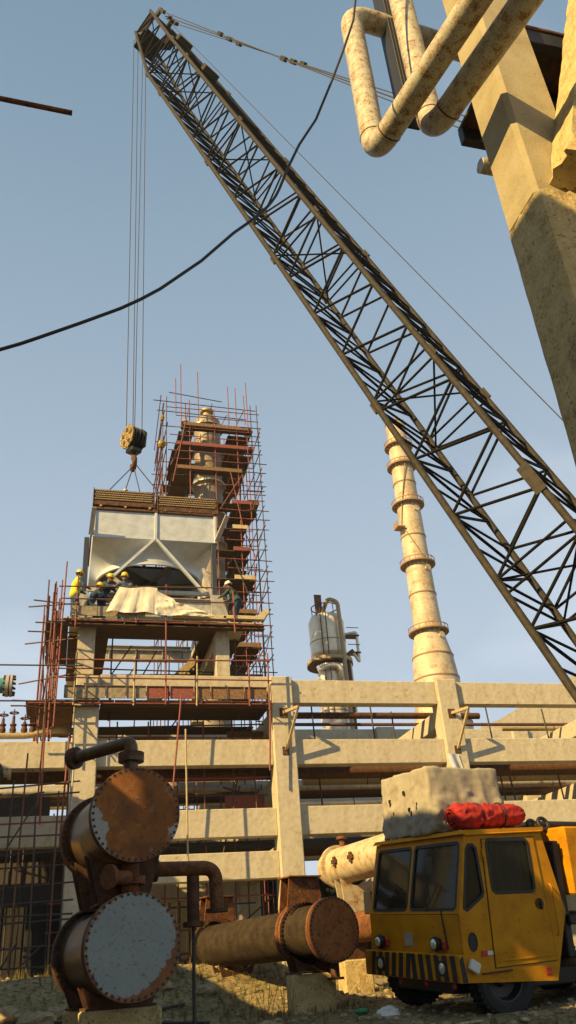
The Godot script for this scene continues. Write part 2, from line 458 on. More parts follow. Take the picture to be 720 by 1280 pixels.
func build_ground():
	gn.seed = 12; gn.frequency = 0.05; gn.fractal_octaves = 3
	var xs := axis_steps(-900, -7, 14, 900, 0.16)
	var zs := axis_steps(-1400, -30, -6, 500, 0.16)
	var st := SurfaceTool.new(); st.begin(Mesh.PRIMITIVE_TRIANGLES); st.set_smooth_group(0)
	for z in zs:
		for x in xs:
			st.add_vertex(Vector3(x, ground_y(x, z), z))
	var w := xs.size()
	for j in zs.size() - 1:
		for i in w - 1:
			var a := j * w + i
			for k in [a, a + 1, a + w + 1, a, a + w + 1, a + w]: st.add_index(k)
	st.generate_normals()
	var g := MeshInstance3D.new(); g.mesh = st.commit(); g.material_override = M.soil
	structure(g, "ground")
	# grass: tufts of thin blades
	var blade := SurfaceTool.new(); blade.begin(Mesh.PRIMITIVE_TRIANGLES); blade.set_smooth_group(-1)
	var r2 := RandomNumberGenerator.new(); r2.seed = 9
	for k in 9:
		var a := r2.randf() * TAU; var lean := r2.randf_range(0.15, 0.75); var h := r2.randf_range(0.6, 1.0)
		var o := Vector3(cos(a), 0, sin(a)); var s := Vector3(-o.z, 0, o.x) * 0.022
		var b0 := o * r2.randf_range(0, 0.10)
		var m1 := b0 + o * lean * 0.3 * h + Vector3(0, 0.55 * h, 0); var t := b0 + o * lean * h * 0.8 + Vector3(0, h, 0)
		var tone := r2.randf()
		blade.set_color(Color(lerpf(.085, .26, tone), lerpf(.085, .20, tone), lerpf(.022, .075, tone)))
		quad(blade, b0 - s, b0 + s, m1 + s * 0.7, m1 - s * 0.7)
		tri3(blade, m1 - s * 0.7, m1 + s * 0.7, t)
	blade.generate_normals()
	var mm := MultiMesh.new(); mm.transform_format = MultiMesh.TRANSFORM_3D; mm.mesh = blade.commit()
	var xf := []
	var gp := FastNoiseLite.new(); gp.seed = 77; gp.frequency = 0.35
	while xf.size() < 5200:
		var x := r2.randf_range(-4, 11); var z := -r2.randf_range(9.5, 24)
		if gp.get_noise_2d(x, z) < r2.randf_range(-0.25, 0.45): continue
		if x > 5.6 and z > -16.9 and z < -13.2: continue
		var sc := r2.randf_range(0.05, 0.17)
		if r2.randf() < 0.05: sc *= 1.9
		xf.append(Transform3D(Basis(Vector3.UP, r2.randf() * TAU).scaled(Vector3(sc, sc * r2.randf_range(0.7, 1.4), sc)), Vector3(x, ground_y(x, z) - 0.01, z)))
	mm.instance_count = xf.size()
	for i in xf.size(): mm.set_instance_transform(i, xf[i])
	var go := MultiMeshInstance3D.new(); go.multimesh = mm; go.material_override = M.grass; go.name = "grass"
	add_child(go)
	go.set_meta("kind", "stuff"); go.set_meta("label", "dry olive grass growing on the rough ground"); go.set_meta("category", "grass")

# ---------------------------------------------------------------- concrete rack
const COLS := [-5.55, 0.6, 6.85, 12.85, 19.1, 25.3]
func build_rack():
	var t := thing("concrete_pipe_rack", "long pale concrete frame of columns and stacked beams", "pipe rack", Vector3(6.85, 0.7, -26))
	for row in 2:
		var zf := -25.5 - row * 6.2
		for i in COLS.size():
			var x: float = COLS[i]
			box(t, "column", Vector3(x - .37, 0.3, zf - .68), Vector3(x + .37, 9.56 if i > 1 else 9.5, zf), M.concrete if i % 2 else M.concrete2, 0.03)
		for i in COLS.size() - 1:
			var a: float = COLS[i] + .372; var b: float = COLS[i + 1] - .372
			var lv := [[8.70, 9.50], [6.70, 7.50], [4.58, 5.42]]
			if i == 1: lv = [[9.02, 9.60], [6.70, 7.50], [4.58, 5.40], [3.40, 4.16]]
			if i == 0: lv = [[6.68, 7.48], [4.50, 5.34]]
			var zb := zf - .17
			for l in lv: box(t, "beam", Vector3(a, l[0], zb - .42), Vector3(b, l[1], zb), M.concrete if (i + row) % 2 else M.concrete2, 0.018)
	for i in COLS.size():
		var x: float = COLS[i]
		for l in ([[8.02, 8.60], [5.85, 6.45], [3.8, 4.4]] if i >= 1 else [[5.85, 6.45], [3.8, 4.4]]):
			box(t, "transverse_beam", Vector3(x - .24, l[0], -31.69), Vector3(x + .24, l[1], -26.19), M.concrete2, 0.02)
	# upper storey that carries the cooler
	for z in [-25.72, -31.2]:
		for c in [[0.47, 0.28], [4.95, 0.235]]:
			box(t, "upper_column", Vector3(c[0] - c[1], 9.605, z - .5), Vector3(c[0] + c[1], 11.19, z), M.concrete2, 0.02)
	for c in [0.47, 4.95]:
		box(t, "upper_beam", Vector3(c - .2, 10.75, -31.19), Vector3(c + .2, 11.19, -26.23), M.concrete, 0.02)
	box(t, "slab", Vector3(-0.1, 11.2, -26.5), Vector3(5.7, 11.42, -25.7), M.concrete2, 0.02)
	box(t, "slab", Vector3(-0.1, 11.2, -31.4), Vector3(1.15, 11.42, -26.501), M.concrete2, 0.02)
	box(t, "slab", Vector3(4.3, 11.2, -31.4), Vector3(5.7, 11.42, -26.501), M.concrete2, 0.02)
	box(t, "slab", Vector3(-0.1, 11.2, -32.2), Vector3(5.7, 11.42, -31.401), M.concrete2, 0.02)
	# angle iron brackets on two columns
	for c in [[6.85, "steel angle bracket on the column beside the scaffold deck"], [12.85, "steel angle bracket on the column above the canvas box"]]:
		var x: float = c[0]
		var b := thing("angle_bracket", c[1], "bracket", Vector3(x, 7.08, -25.5), "angle brackets on rack columns")
		box(b, "base_plate", Vector3(x - .12, 8.16, -25.498), Vector3(x + .14, 8.48, -25.48), M.dark_rust, 0.004)
		box(b, "base_plate", Vector3(x - .10, 6.96, -25.498), Vector3(x + .12, 7.22, -25.48), M.dark_rust, 0.004)
		bar(b, "arm", Vector3(x + .02, 8.33, -25.48), Vector3(x + .34, 8.33, -24.82), .09, .09, M.scaf_pale)
		bar(b, "strut", Vector3(x + .02, 7.12, -25.47), Vector3(x + .33, 8.30, -24.86), .09, .07, M.scaf_pale, Vector3.RIGHT)
	var s := thing("sheet_metal_offcut", "bent shiny sheet metal strip on the column behind the canvas box", "sheet metal", Vector3(12.6, 6.3, -25.4))
	put(s, "sheet", sheet(func(u, v): return Vector3(12.46 + u * .42 + v * -.05 + .1 * (1.0 - v), 6.25 + v * .68, -25.44 + .11 * sin(u * 6.0) * (0.4 + .6 * (1 - v))), 8, 4), M.galv)

func build_table():
	# stair flight seen under the cooler deck
	var t := thing("steel_stair", "pale steel stair flight under the cooler deck", "stair", Vector3(3.2, 9.6, -29))
	for z in [-29.0, -28.2]:
		bar(t, "stringer", Vector3(2.6, 9.3, z), Vector3(4.5, 11.15, z), .05, .26, M.scaf_pale, Vector3(-0.7, 0.7, 0))
	for k in 8:
		var f := (k + 0.6) / 8.6
		box(t, "tread", Vector3(2.6 + 1.9 * f - .12, 9.3 + 1.85 * f - .02, -28.97), Vector3(2.6 + 1.9 * f + .12, 9.3 + 1.85 * f + .02, -28.23), M.toe_grey, 0.004)
	var g := thing("steel_girder", "pale green steel girder spanning behind the upper columns", "girder", Vector3(2.5, 11.6, -30))
	box(g, "web", Vector3(0.9, 11.63, -30.02), Vector3(4.6, 12.0, -30.0), M.galv_dull, 0.004)
	box(g, "flange", Vector3(0.9, 12.0, -30.12), Vector3(4.6, 12.03, -29.9), M.galv_dull, 0.004)
	box(g, "flange", Vector3(0.9, 11.60, -30.12), Vector3(4.6, 11.63, -29.9), M.galv_dull, 0.004)
	for x in [0.9, 4.35]: box(g, "seat", Vector3(x, 11.421, -30.12), Vector3(x + .25, 11.599, -29.9), M.galv_dull, 0.005)
	for x in [1.4, 2.4, 3.4, 4.2]: box(g, "stiffener", Vector3(x, 11.631, -29.999), Vector3(x + .02, 11.999, -29.92), M.galv_dull, 0.003)

# ---------------------------------------------------------------- near column and pipes at upper right
func build_near_column():
	var t := thing("concrete_column", "tall weathered concrete column close by on the right", "column", Vector3(4.3, -0.7, -4.6))
	box(t, "upper_shaft", Vector3(3.98, 7.16, -4.92), Vector3(4.60, 13.5, -4.36), M.smooth_concrete, 0.045)
	# lower, older shaft with a rough top edge
	var st := SurfaceTool.new(); st.begin(Mesh.PRIMITIVE_TRIANGLES); st.set_smooth_group(-1)
	var n := FastNoiseLite.new(); n.seed = 3; n.frequency = 2.2
	var rings := []
	var nx := 14; var ny := 40
	for j in ny + 1:
		var y := lerpf(-0.75, 7.17, float(j) / ny)
		var ring := []
		for s in 4:
			for k in nx:
				var f := float(k) / nx
				var p: Vector3
				var x0 := 3.972; var x1 := 4.66; var z0 := -4.93; var z1 := -4.30
				if s == 0: p = Vector3(lerpf(x0, x1, f), y, z1)
				elif s == 1: p = Vector3(x1, y, lerpf(z1, z0, f))
				elif s == 2: p = Vector3(lerpf(x1, x0, f), y, z0)
				else: p = Vector3(x0, y, lerpf(z0, z1, f))
				var edge: float = 1.0 - clampf(minf(f, 1.0 - f) * 9.0, 0.0, 1.0)
				var c := Vector3(4.316, y, -4.615)
				p = p.move_toward(c, edge * 0.028 + absf(n.get_noise_3dv(p * 3.0)) * 0.016)
				if j == ny: p.y += n.get_noise_3dv(p * 5.0) * 0.05
				ring.append(p)
		rings.append(ring)
	for j in ny:
		for k in rings[0].size():
			var k2: int = (k + 1) % rings[0].size()
			face(st, [rings[j][k], rings[j][k2], rings[j + 1][k2], rings[j + 1][k]], (rings[j][k] + rings[j][k2]) * 0.5 - Vector3(4.316, rings[j][k].y, -4.615))
	for k in rings[0].size():
		face(st, [rings[ny][k], rings[ny][(k + 1) % rings[0].size()], Vector3(4.316, 7.19, -4.615)], Vector3.UP)
	st.generate_normals()
	put(t, "lower_shaft", st.commit(), M.old_concrete)
	# sloping brace with a broken foot
	var br := SurfaceTool.new(); br.begin(Mesh.PRIMITIVE_TRIANGLES); br.set_smooth_group(-1)
	var prev := []
	for j in 31:
		var f := j / 30.0
		var c := Vector3(4.46, 7.26, -4.16).lerp(Vector3(5.75, 11.2, -4.16), f)
		var ring := []
		for k in 24:
			var a := TAU * k / 24.0
			var q := Vector2(cos(a), sin(a)); q /= maxf(absf(q.x), absf(q.y)); q *= Vector2(0.30, 0.19)
			var p := c + Vector3(q.x, -q.x * 0.3, q.y)
			p += Vector3(n.get_noise_3dv(p * 4.0), n.get_noise_3dv(p * 4.0 + Vector3(9, 0, 0)), n.get_noise_3dv(p * 4.0 + Vector3(0, 9, 0))) * (0.02 if j > 1 else 0.11)
			ring.append(p)
		if j > 0:
			for k in 24: face(br, [prev[k], prev[(k + 1) % 24], ring[(k + 1) % 24], ring[k]], prev[k] - c + Vector3(0, 0.05, 0))
		else:
			for k in 24: face(br, [ring[k], ring[(k + 1) % 24], c + Vector3(0.05, 0.06, 0)], Vector3.DOWN)
		prev = ring
	br.generate_normals()
	put(t, "brace", br.commit(), M.old_concrete)
	var rb := RandomNumberGenerator.new(); rb.seed = 5
	for k in 6:
		var a := Vector3(4.3 + k * .07, 7.24, -4.05 - rb.randf() * .2)
		tube(t, "reinforcing_bar", a, a + Vector3(rb.randf_range(-.05, .09), -rb.randf_range(.06, .14), rb.randf_range(0, .06)), .006, M.dark_rust)
	# steelwork overhead
	var d := thing("overhead_steel_deck", "dark steel deck overhead behind the near column", "deck", Vector3(6.3, 10.4, -5))
	box(d, "deck_plate", Vector3(4.62, 10.62, -6.1), Vector3(9.0, 10.68, -4.6), M.dark_rust, 0.01)
	for z in [-6.05, -5.35, -4.68]:
		box(d, "joist", Vector3(4.62, 10.36, z - .06), Vector3(9.0, 10.619, z + .06), M.black_steel, 0.01)
	box(d, "end_post", Vector3(8.7, -0.7, -5.5), Vector3(8.95, 10.36, -5.25), M.dark_rust, 0.01)
	var an := thing("rusty_angle_iron", "rusty sloping angle iron behind the near column", "angle iron", Vector3(5.0, 9.0, -5.1))
	bar(an, "leg", Vector3(4.58, 8.35, -5.0), Vector3(6.6, 10.36, -5.0), .10, .012, M.rust, Vector3(-0.7, 0.7, 0))
	bar(an, "leg", Vector3(4.62, 8.33, -4.95), Vector3(6.64, 10.34, -4.95), .012, .10, M.scaf_pale, Vector3(-0.7, 0.7, 0))
	var gp := thing("overhead_pipe", "grey pipe passing behind the near column under the deck", "pipe", Vector3(6, 9.5, -6.5))
	put(gp, "pipe", sweep([Vector3(4.75, 9.86, -6.0), Vector3(9.5, 9.86, -6.0)], .10), M.pale_pipe)
	var ch := thing("steel_channel", "black steel channel hanging left of the near column", "steel channel", Vector3(3.6, 10, -5.5))
	box(ch, "web", Vector3(3.46, 9.75, -5.62), Vector3(3.50, 13.2, -5.36), M.black_steel, 0.004)
	box(ch, "flange", Vector3(3.502, 9.75, -5.62), Vector3(3.72, 13.2, -5.59), M.black_steel, 0.004)
	box(ch, "flange", Vector3(3.502, 9.75, -5.39), Vector3(3.72, 13.2, -5.36), M.black_steel, 0.004)

func build_near_pipes():
	var d := [["pale rusty hairpin pipe farther from the concrete column", 2.985, -5.46, 8.93, 11.68, Vector3(8.2, 11.68, -5.85)], ["pale rusty hairpin pipe nearest to the concrete column", 3.48, -5.01, 8.82, 14.5, Vector3(8.2, 14.5, -5.2)]]
	for p in d:
		var x: float = p[1]; var z: float = p[2]; var y: float = p[3]
		var t := thing("hairpin_pipe", p[0], "pipe", Vector3(x, y - .12, z), "hairpin pipes at upper right")
		var pts := [p[5], Vector3(x, p[4], z), Vector3(x, y, z), Vector3(x + (6.5 + z) * -0.0 + (3.5 - z) * 0.219, y, 3.5)]
		put(t, "pipe", sweep(pts, .142, .27, 28), M.pale_pipe)
		# weld beads either side of the bend
		for wl in [Vector3(x, y + .27, z), Vector3(x, y + .33, z)]:
			if wl.y < y + .3: put(t, "weld", lathe([[.138, -.012], [.148, -.006], [.148, .006], [.138, .012]], 24), M.rust, Transform3D(Basis.IDENTITY, wl))
		var dir := Vector3(0.219, 0, 1).normalized()
		var wx := Basis(Vector3.UP.cross(dir).normalized(), dir, Vector3.UP.cross(dir).normalized().cross(dir))
		put(t, "weld", lathe([[.138, -.012], [.148, -.006], [.148, .006], [.138, .012]], 24), M.dark_rust, Transform3D(wx, Vector3(x, y, z) + dir * .29))
	# steel bent that carries them, behind the viewer
	var s := thing("pipe_support_frame", "steel frame carrying the hairpin pipes overhead", "pipe support", Vector3(4.5, -0.7, 2.6))
	for x in [3.6, 5.6]: box(s, "post", Vector3(x - .1, -0.75, 2.5), Vector3(x + .1, 8.4, 2.7), M.dark_rust, 0.01)
	box(s, "cross_beam", Vector3(3.2, 8.401, 2.5), Vector3(6.4, 8.6, 2.7), M.dark_rust, 0.01)
	# black cable
	var c := thing("black_cable", "black cable sagging across the sky in front of the boom", "cable", Vector3(0.5, 4.6, -4.6))
	var P := [[2.9, 11.6], [2.70, 10.86], [2.52, 9.81], [2.33, 9.16], [2.14, 8.56], [1.93, 7.93], [1.73, 7.5], [1.60, 7.15], [1.46, 6.74], [1.29, 6.46], [1.07, 6.20], [0.80, 5.83], [0.48, 5.47], [0.19, 5.22], [-0.09, 5.03], [-0.35, 4.86], [-0.6, 4.71], [-0.95, 4.56], [-2.2, 4.3], [-4.2, 4.2]]
	var cv := Curve3D.new()
	for i in P.size():
		var a: Array = P[max(i - 1, 0)]; var b: Array = P[min(i + 1, P.size() - 1)]
		var tg := Vector3(b[0] - a[0], b[1] - a[1], 0) / 6.0
		cv.add_point(Vector3(P[i][0], P[i][1], -4.55), -tg, tg)
	var pts := []
	for p in cv.tessellate(4, 3.0): pts.append(p)
	put(c, "cable", sweep(pts, .0125, 0, 8), M.black)
	# scaffold tube sticking in at upper left
	var u := thing("scaffold_tube", "rusty scaffold tube end poking in at the upper left", "scaffold tube", Vector3(-2, 8, -5))
	put(u, "tube", sweep([Vector3(-0.31, 8.01, -5.0), Vector3(-4.3, 8.16, -5.0)], .0242, 0, 14), M.rust)

func build_left_building():
	# the plant building on the left whose shade lies over the foreground
	var t := thing("plant_building", "plain rendered plant building left of the viewer", "building", Vector3(-7, -0.7, -3))
	box(t, "wall", Vector3(-10.0, -1.0, -4.0), Vector3(-4.4, 13.2, 6.0), M.plaster, 0.03)
	# yard wall of big concrete blocks with a few blocks left out
	var gaps := [[6.9, 9.87], [9.0, 7.3], [13.0, 4.1], [14.5, 4.7], [15.6, 3.4], [14.0, 2.7], [16.4, 5.3], [10.6, 6.55], [11.4, 4.3], [6.1, 7.7], [10.0, 4.4]]
	var cz := 4.0
	while cz < 17.5:
		var cy := -1.2
		while cy < (11.3 if cz < 10.0 else (7.7 if cz < 11.9 else 6.5)):
			var open := false
			for g in gaps:
				if absf(g[0] - (cz + .4)) < .4 and absf(g[1] - (cy + .3)) < .3: open = true
			if not open: box(t, "block", Vector3(-4.75, cy, -cz - .8), Vector3(-4.4, cy + .6, -cz), M.plaster, 0.006)
			cy += .6
		cz += .8
	box(t, "parapet", Vector3(-10.1, 13.2, -4.1), Vector3(-4.3, 13.4, 6.1), M.plaster, 0.02)

func build_background():
	var tk := thing("storage_tank", "tall rusty storage tank beyond the left edge", "tank", Vector3(-8.2, 0.7, -21))
	put(tk, "shell", lathe([[0, .3], [1.7, .3], [1.7, 11.0], [1.2, 11.35], [0, 11.5]], 40), M.dark_rust, Transform3D(Basis.IDENTITY, Vector3(-8.2, 0, -21)))
	put(tk, "rim", lathe([[1.69, 10.9], [1.78, 10.9], [1.78, 11.05], [1.69, 11.05]], 40), M.dark_rust, Transform3D(Basis.IDENTITY, Vector3(-8.2, 0, -21)))
	var t := thing("equipment_shed", "dark corrugated equipment shed behind the rack", "shed", Vector3(0, 0.7, -38))
	box(t, "wall", Vector3(-14, 0.3, -42), Vector3(13, 4.3, -36.5), M.shed, 0.02)
	var k := 0
	while k < 68:
		box(t, "rib", Vector3(-14 + k * .4, 0.6, -36.499), Vector3(-14 + k * .4 + .1, 4.25, -36.46), M.shed, 0.01)
		k += 1
	box(t, "roof", Vector3(-14.3, 4.301, -42.3), Vector3(13.3, 4.42, -36.2), M.scaf_dark, 0.02)
	var b := thing("distant_store", "sunlit pale store building far behind the rack", "building", Vector3(5, 0.7, -75))
	box(b, "wall", Vector3(-30, 0.3, -85), Vector3(60, 7.5, -75), M.plaster, 0.02)
	box(b, "roof", Vector3(-30.5, 7.501, -85.5), Vector3(60.5, 7.8, -74.5), M.concrete, 0.02)
	for i in 14:
		var x := -28.0 + i * 6.2
		var w := box(b, "window", Vector3(x, 3.2, -75.02), Vector3(x + 2.2, 5.2, -74.99), M.black_steel, 0.01)
		box(w, "frame", Vector3(x - .1, 3.08, -74.989), Vector3(x + 2.3, 3.19, -74.93), M.plaster, 0.01)

# ---------------------------------------------------------------- exchangers
# weathered face of a cover plate: paint and rust with their own outlines
func cover_tex(kind: String, seed_: int) -> ImageTexture:
	var n := FastNoiseLite.new(); n.seed = seed_; n.frequency = 1.0; n.fractal_octaves = 5
	var sz := 384
	var im := Image.create(sz, sz, false, Image.FORMAT_RGB8)
	for j in sz:
		for i in sz:
			var x := -1.0 + 2.0 * (i + .5) / sz; var y := 1.0 - 2.0 * (j + .5) / sz
			var r := sqrt(x * x + y * y); var a := rad_to_deg(atan2(y, x))
			var lo := n.get_noise_2d(x * 1.4, y * 1.4); var mid := n.get_noise_2d(x * 5.0 + 7, y * 5.0); var hi := n.get_noise_2d(x * 22.0 + 3, y * 22.0)
			var rust := Vector3(.17, .060, .012).lerp(Vector3(.29, .105, .018), clampf(.5 + lo * 1.1 + hi * .4, 0, 1))
			rust = rust.lerp(Vector3(.085, .034, .012), clampf(mid * 1.8 - .4, 0, .55))
			var c := rust
			if kind == "grey":
				var d := absf(wrapf(a + 42.0, -180.0, 180.0))
				var edge := .965 - .20 * exp(-pow(d / 46.0, 2)) + .10 * mid + .03 * hi
				var m := clampf((edge - r) / .025, 0, 1)
				var g := Vector3(.255, .290, .280) * (1.0 + .10 * lo + .08 * mid + .05 * hi)
				if hi > .34 and mid > .12: m *= .25
				if n.get_noise_2d(x * 9.0 + 31, y * 9.0) > .43: m *= .3
				c = rust.lerp(g, m)
			elif kind == "brown":
				var dl := absf(wrapf(a - 196.0, -180.0, 180.0)); var dr := absf(wrapf(a + 24.0, -180.0, 180.0))
				var edge := 1.3 - .60 * exp(-pow(dl / 44.0, 2)) - .50 * exp(-pow(dr / 20.0, 2)) + .14 * mid + .10 * lo
				var m := clampf((r - edge) / .04, 0, 1)
				if n.get_noise_2d(x * 2.4 + 51, y * 2.4) > .40 and hi > .05: m = maxf(m, .30)
				var g := Vector3(.36, .35, .30) * (1.0 + .2 * hi)
				c = rust.lerp(g, m)
				if m < .3 and dl < 60 and r > .45: c = c.lerp(Vector3(.36, .13, .018), clampf(.25 + mid * 1.6, 0, .6))
			else:
				c = Vector3(.24, .078, .018).lerp(Vector3(.33, .125, .03), clampf(.5 + lo + hi * .4, 0, 1)).lerp(Vector3(.09, .032, .012), clampf(mid * 1.8 - .2, 0, .7))
			im.set_pixel(i, j, lin(clampf(c.x, 0, 1), clampf(c.y, 0, 1), clampf(c.z, 0, 1)))
	im.generate_mipmaps()
	return ImageTexture.create_from_image(im)

func cover_mat(kind: String, seed_: int) -> StandardMaterial3D:
	var m := StandardMaterial3D.new(); m.albedo_texture = cover_tex(kind, seed_); m.roughness = 0.62 if kind == "grey" else 0.8
	return m

func disc_mesh(R: float, z: float) -> Mesh:
	var st := SurfaceTool.new(); st.begin(Mesh.PRIMITIVE_TRIANGLES)
	st.set_smooth_group(-1)
	var n := 64
	for k in n:
		var a := TAU * k / n; var b := TAU * (k + 1) / n
		for p in [Vector2.ZERO, Vector2(cos(b), sin(b)), Vector2(cos(a), sin(a))]:
			st.set_uv(Vector2(.5 + p.x * .5, .5 - p.y * .5))
			st.set_normal(Vector3.BACK)
			st.add_vertex(Vector3(p.x * R, p.y * R, z))
	return st.commit()

func bolt_ring(n: int, R: float, y: float, r: float, h: float) -> Mesh:
	var st := SurfaceTool.new(); st.begin(Mesh.PRIMITIVE_TRIANGLES); st.set_smooth_group(-1)
	for k in n:
		var a := TAU * k / n
		var c := Vector3(cos(a) * R, y, sin(a) * R)
		var top := []; var bot := []
		for j in 6:
			var b := TAU * j / 6
			top.append(c + Vector3(cos(b) * r, h * 0.5, sin(b) * r)); bot.append(c + Vector3(cos(b) * r, -h * 0.5, sin(b) * r))
		face(st, top, Vector3.UP); face(st, bot, Vector3.DOWN)
		for j in 6: face(st, [bot[j], bot[(j + 1) % 6], top[(j + 1) % 6], top[j]], (bot[j] + top[(j + 1) % 6]) * 0.5 - c)
	st.generate_normals()
	return st.commit()

# face centre at f, axis running back from it, turned az degrees to the left
func exchanger(label: String, f: Vector3, az: float, R: float, chan: float, total: float, mats: Dictionary, called := "heat_exchanger") -> Node3D:
	var t := thing(called, label, "heat exchanger", f, "heat exchangers")
	t.rotation.y = deg_to_rad(az)
	var X := Transform3D(Basis(Vector3.RIGHT, Vector3.FORWARD, Vector3.UP), Vector3.ZERO)
	put(t, "cover_plate", lathe([[0, -.02], [R - .004, -.02], [R, -.016], [R, .055], [0, .055]], 64), mats.cover, X, true)
	if mats.has("face"): put(t, "cover_face", disc_mesh(R * .998, .0), cover_mat(mats.face[0], mats.face[1]), Transform3D(Basis.IDENTITY, Vector3(0, 0, .0215)), true)
	var nb := 44
	var bs := put(t, "bolts", bolt_ring(nb, R * .955, .07, .022, .19), M.black_steel, X, true); bs.set_meta("kind", "stuff")
	put(t, "channel_flange", lathe([[R * .8, .075], [R, .075], [R, .145], [R * .86, .17]], 64), mats.flange, X, true)
	put(t, "channel", lathe([[R * .80, .10], [R * .88, .17], [R * .85, .22], [R * .85, chan - .1], [R * .9, chan - .02]], 64), mats.body, X, true)
	put(t, "shell_flange", lathe([[R * .8, chan], [R * 1.02, chan], [R * 1.02, chan + .08], [R * .8, chan + .08]], 64), mats.flange, X, true)
	put(t, "shell_flange", lathe([[R * .8, chan + .10], [R * 1.02, chan + .10], [R * 1.02, chan + .18], [R * .8, chan + .18]], 64), mats.flange, X, true)
	var b2 := put(t, "bolts", bolt_ring(nb, R * .965, chan + .09, .02, .26), M.black_steel, X, true); b2.set_meta("kind", "stuff")
	put(t, "shell", lathe([[R * .82, chan + .1], [R * .80, chan + .25], [R * .80, total - .25], [R * .74, total - .1], [R * .45, total], [0, total + .03]], 48), mats.shell, X, true)
	return t

func saddle(t: Node3D, zl: float, R: float, y0: float, y1: float, wt: float, mat):
	# pair of web plates with a top plate, across the axis, local coordinates
	for k in 2:
		var z := zl - k * .28
		put(t, "saddle_plate", prism([Vector2(-wt, y0), Vector2(wt, y0), Vector2(R * .86, y1), Vector2(R * .5, y1 - .12 * signf(y1 - y0)), Vector2(0, y1 - .17 * signf(y1 - y0)), Vector2(-R * .5, y1 - .12 * signf(y1 - y0)), Vector2(-R * .86, y1)], z - .012, z + .012), mat, Transform3D.IDENTITY, true)
	box(t, "saddle_base", Vector3(-wt - .04, y0 - .03, zl - .36), Vector3(wt + .04, y0 - .001, zl + .08), mat, 0.004, true)

func pier(label: String, c: Vector3, sx: float, sz: float, top: float):
	var p := thing("concrete_pier", label, "pier", Vector3(c.x, ground_y(c.x, c.z), c.z), "exchanger piers")
	box(p, "block", Vector3(c.x - sx, -0.8, c.z - sz), Vector3(c.x + sx, top, c.z + sz), M.old_concrete, 0.03)

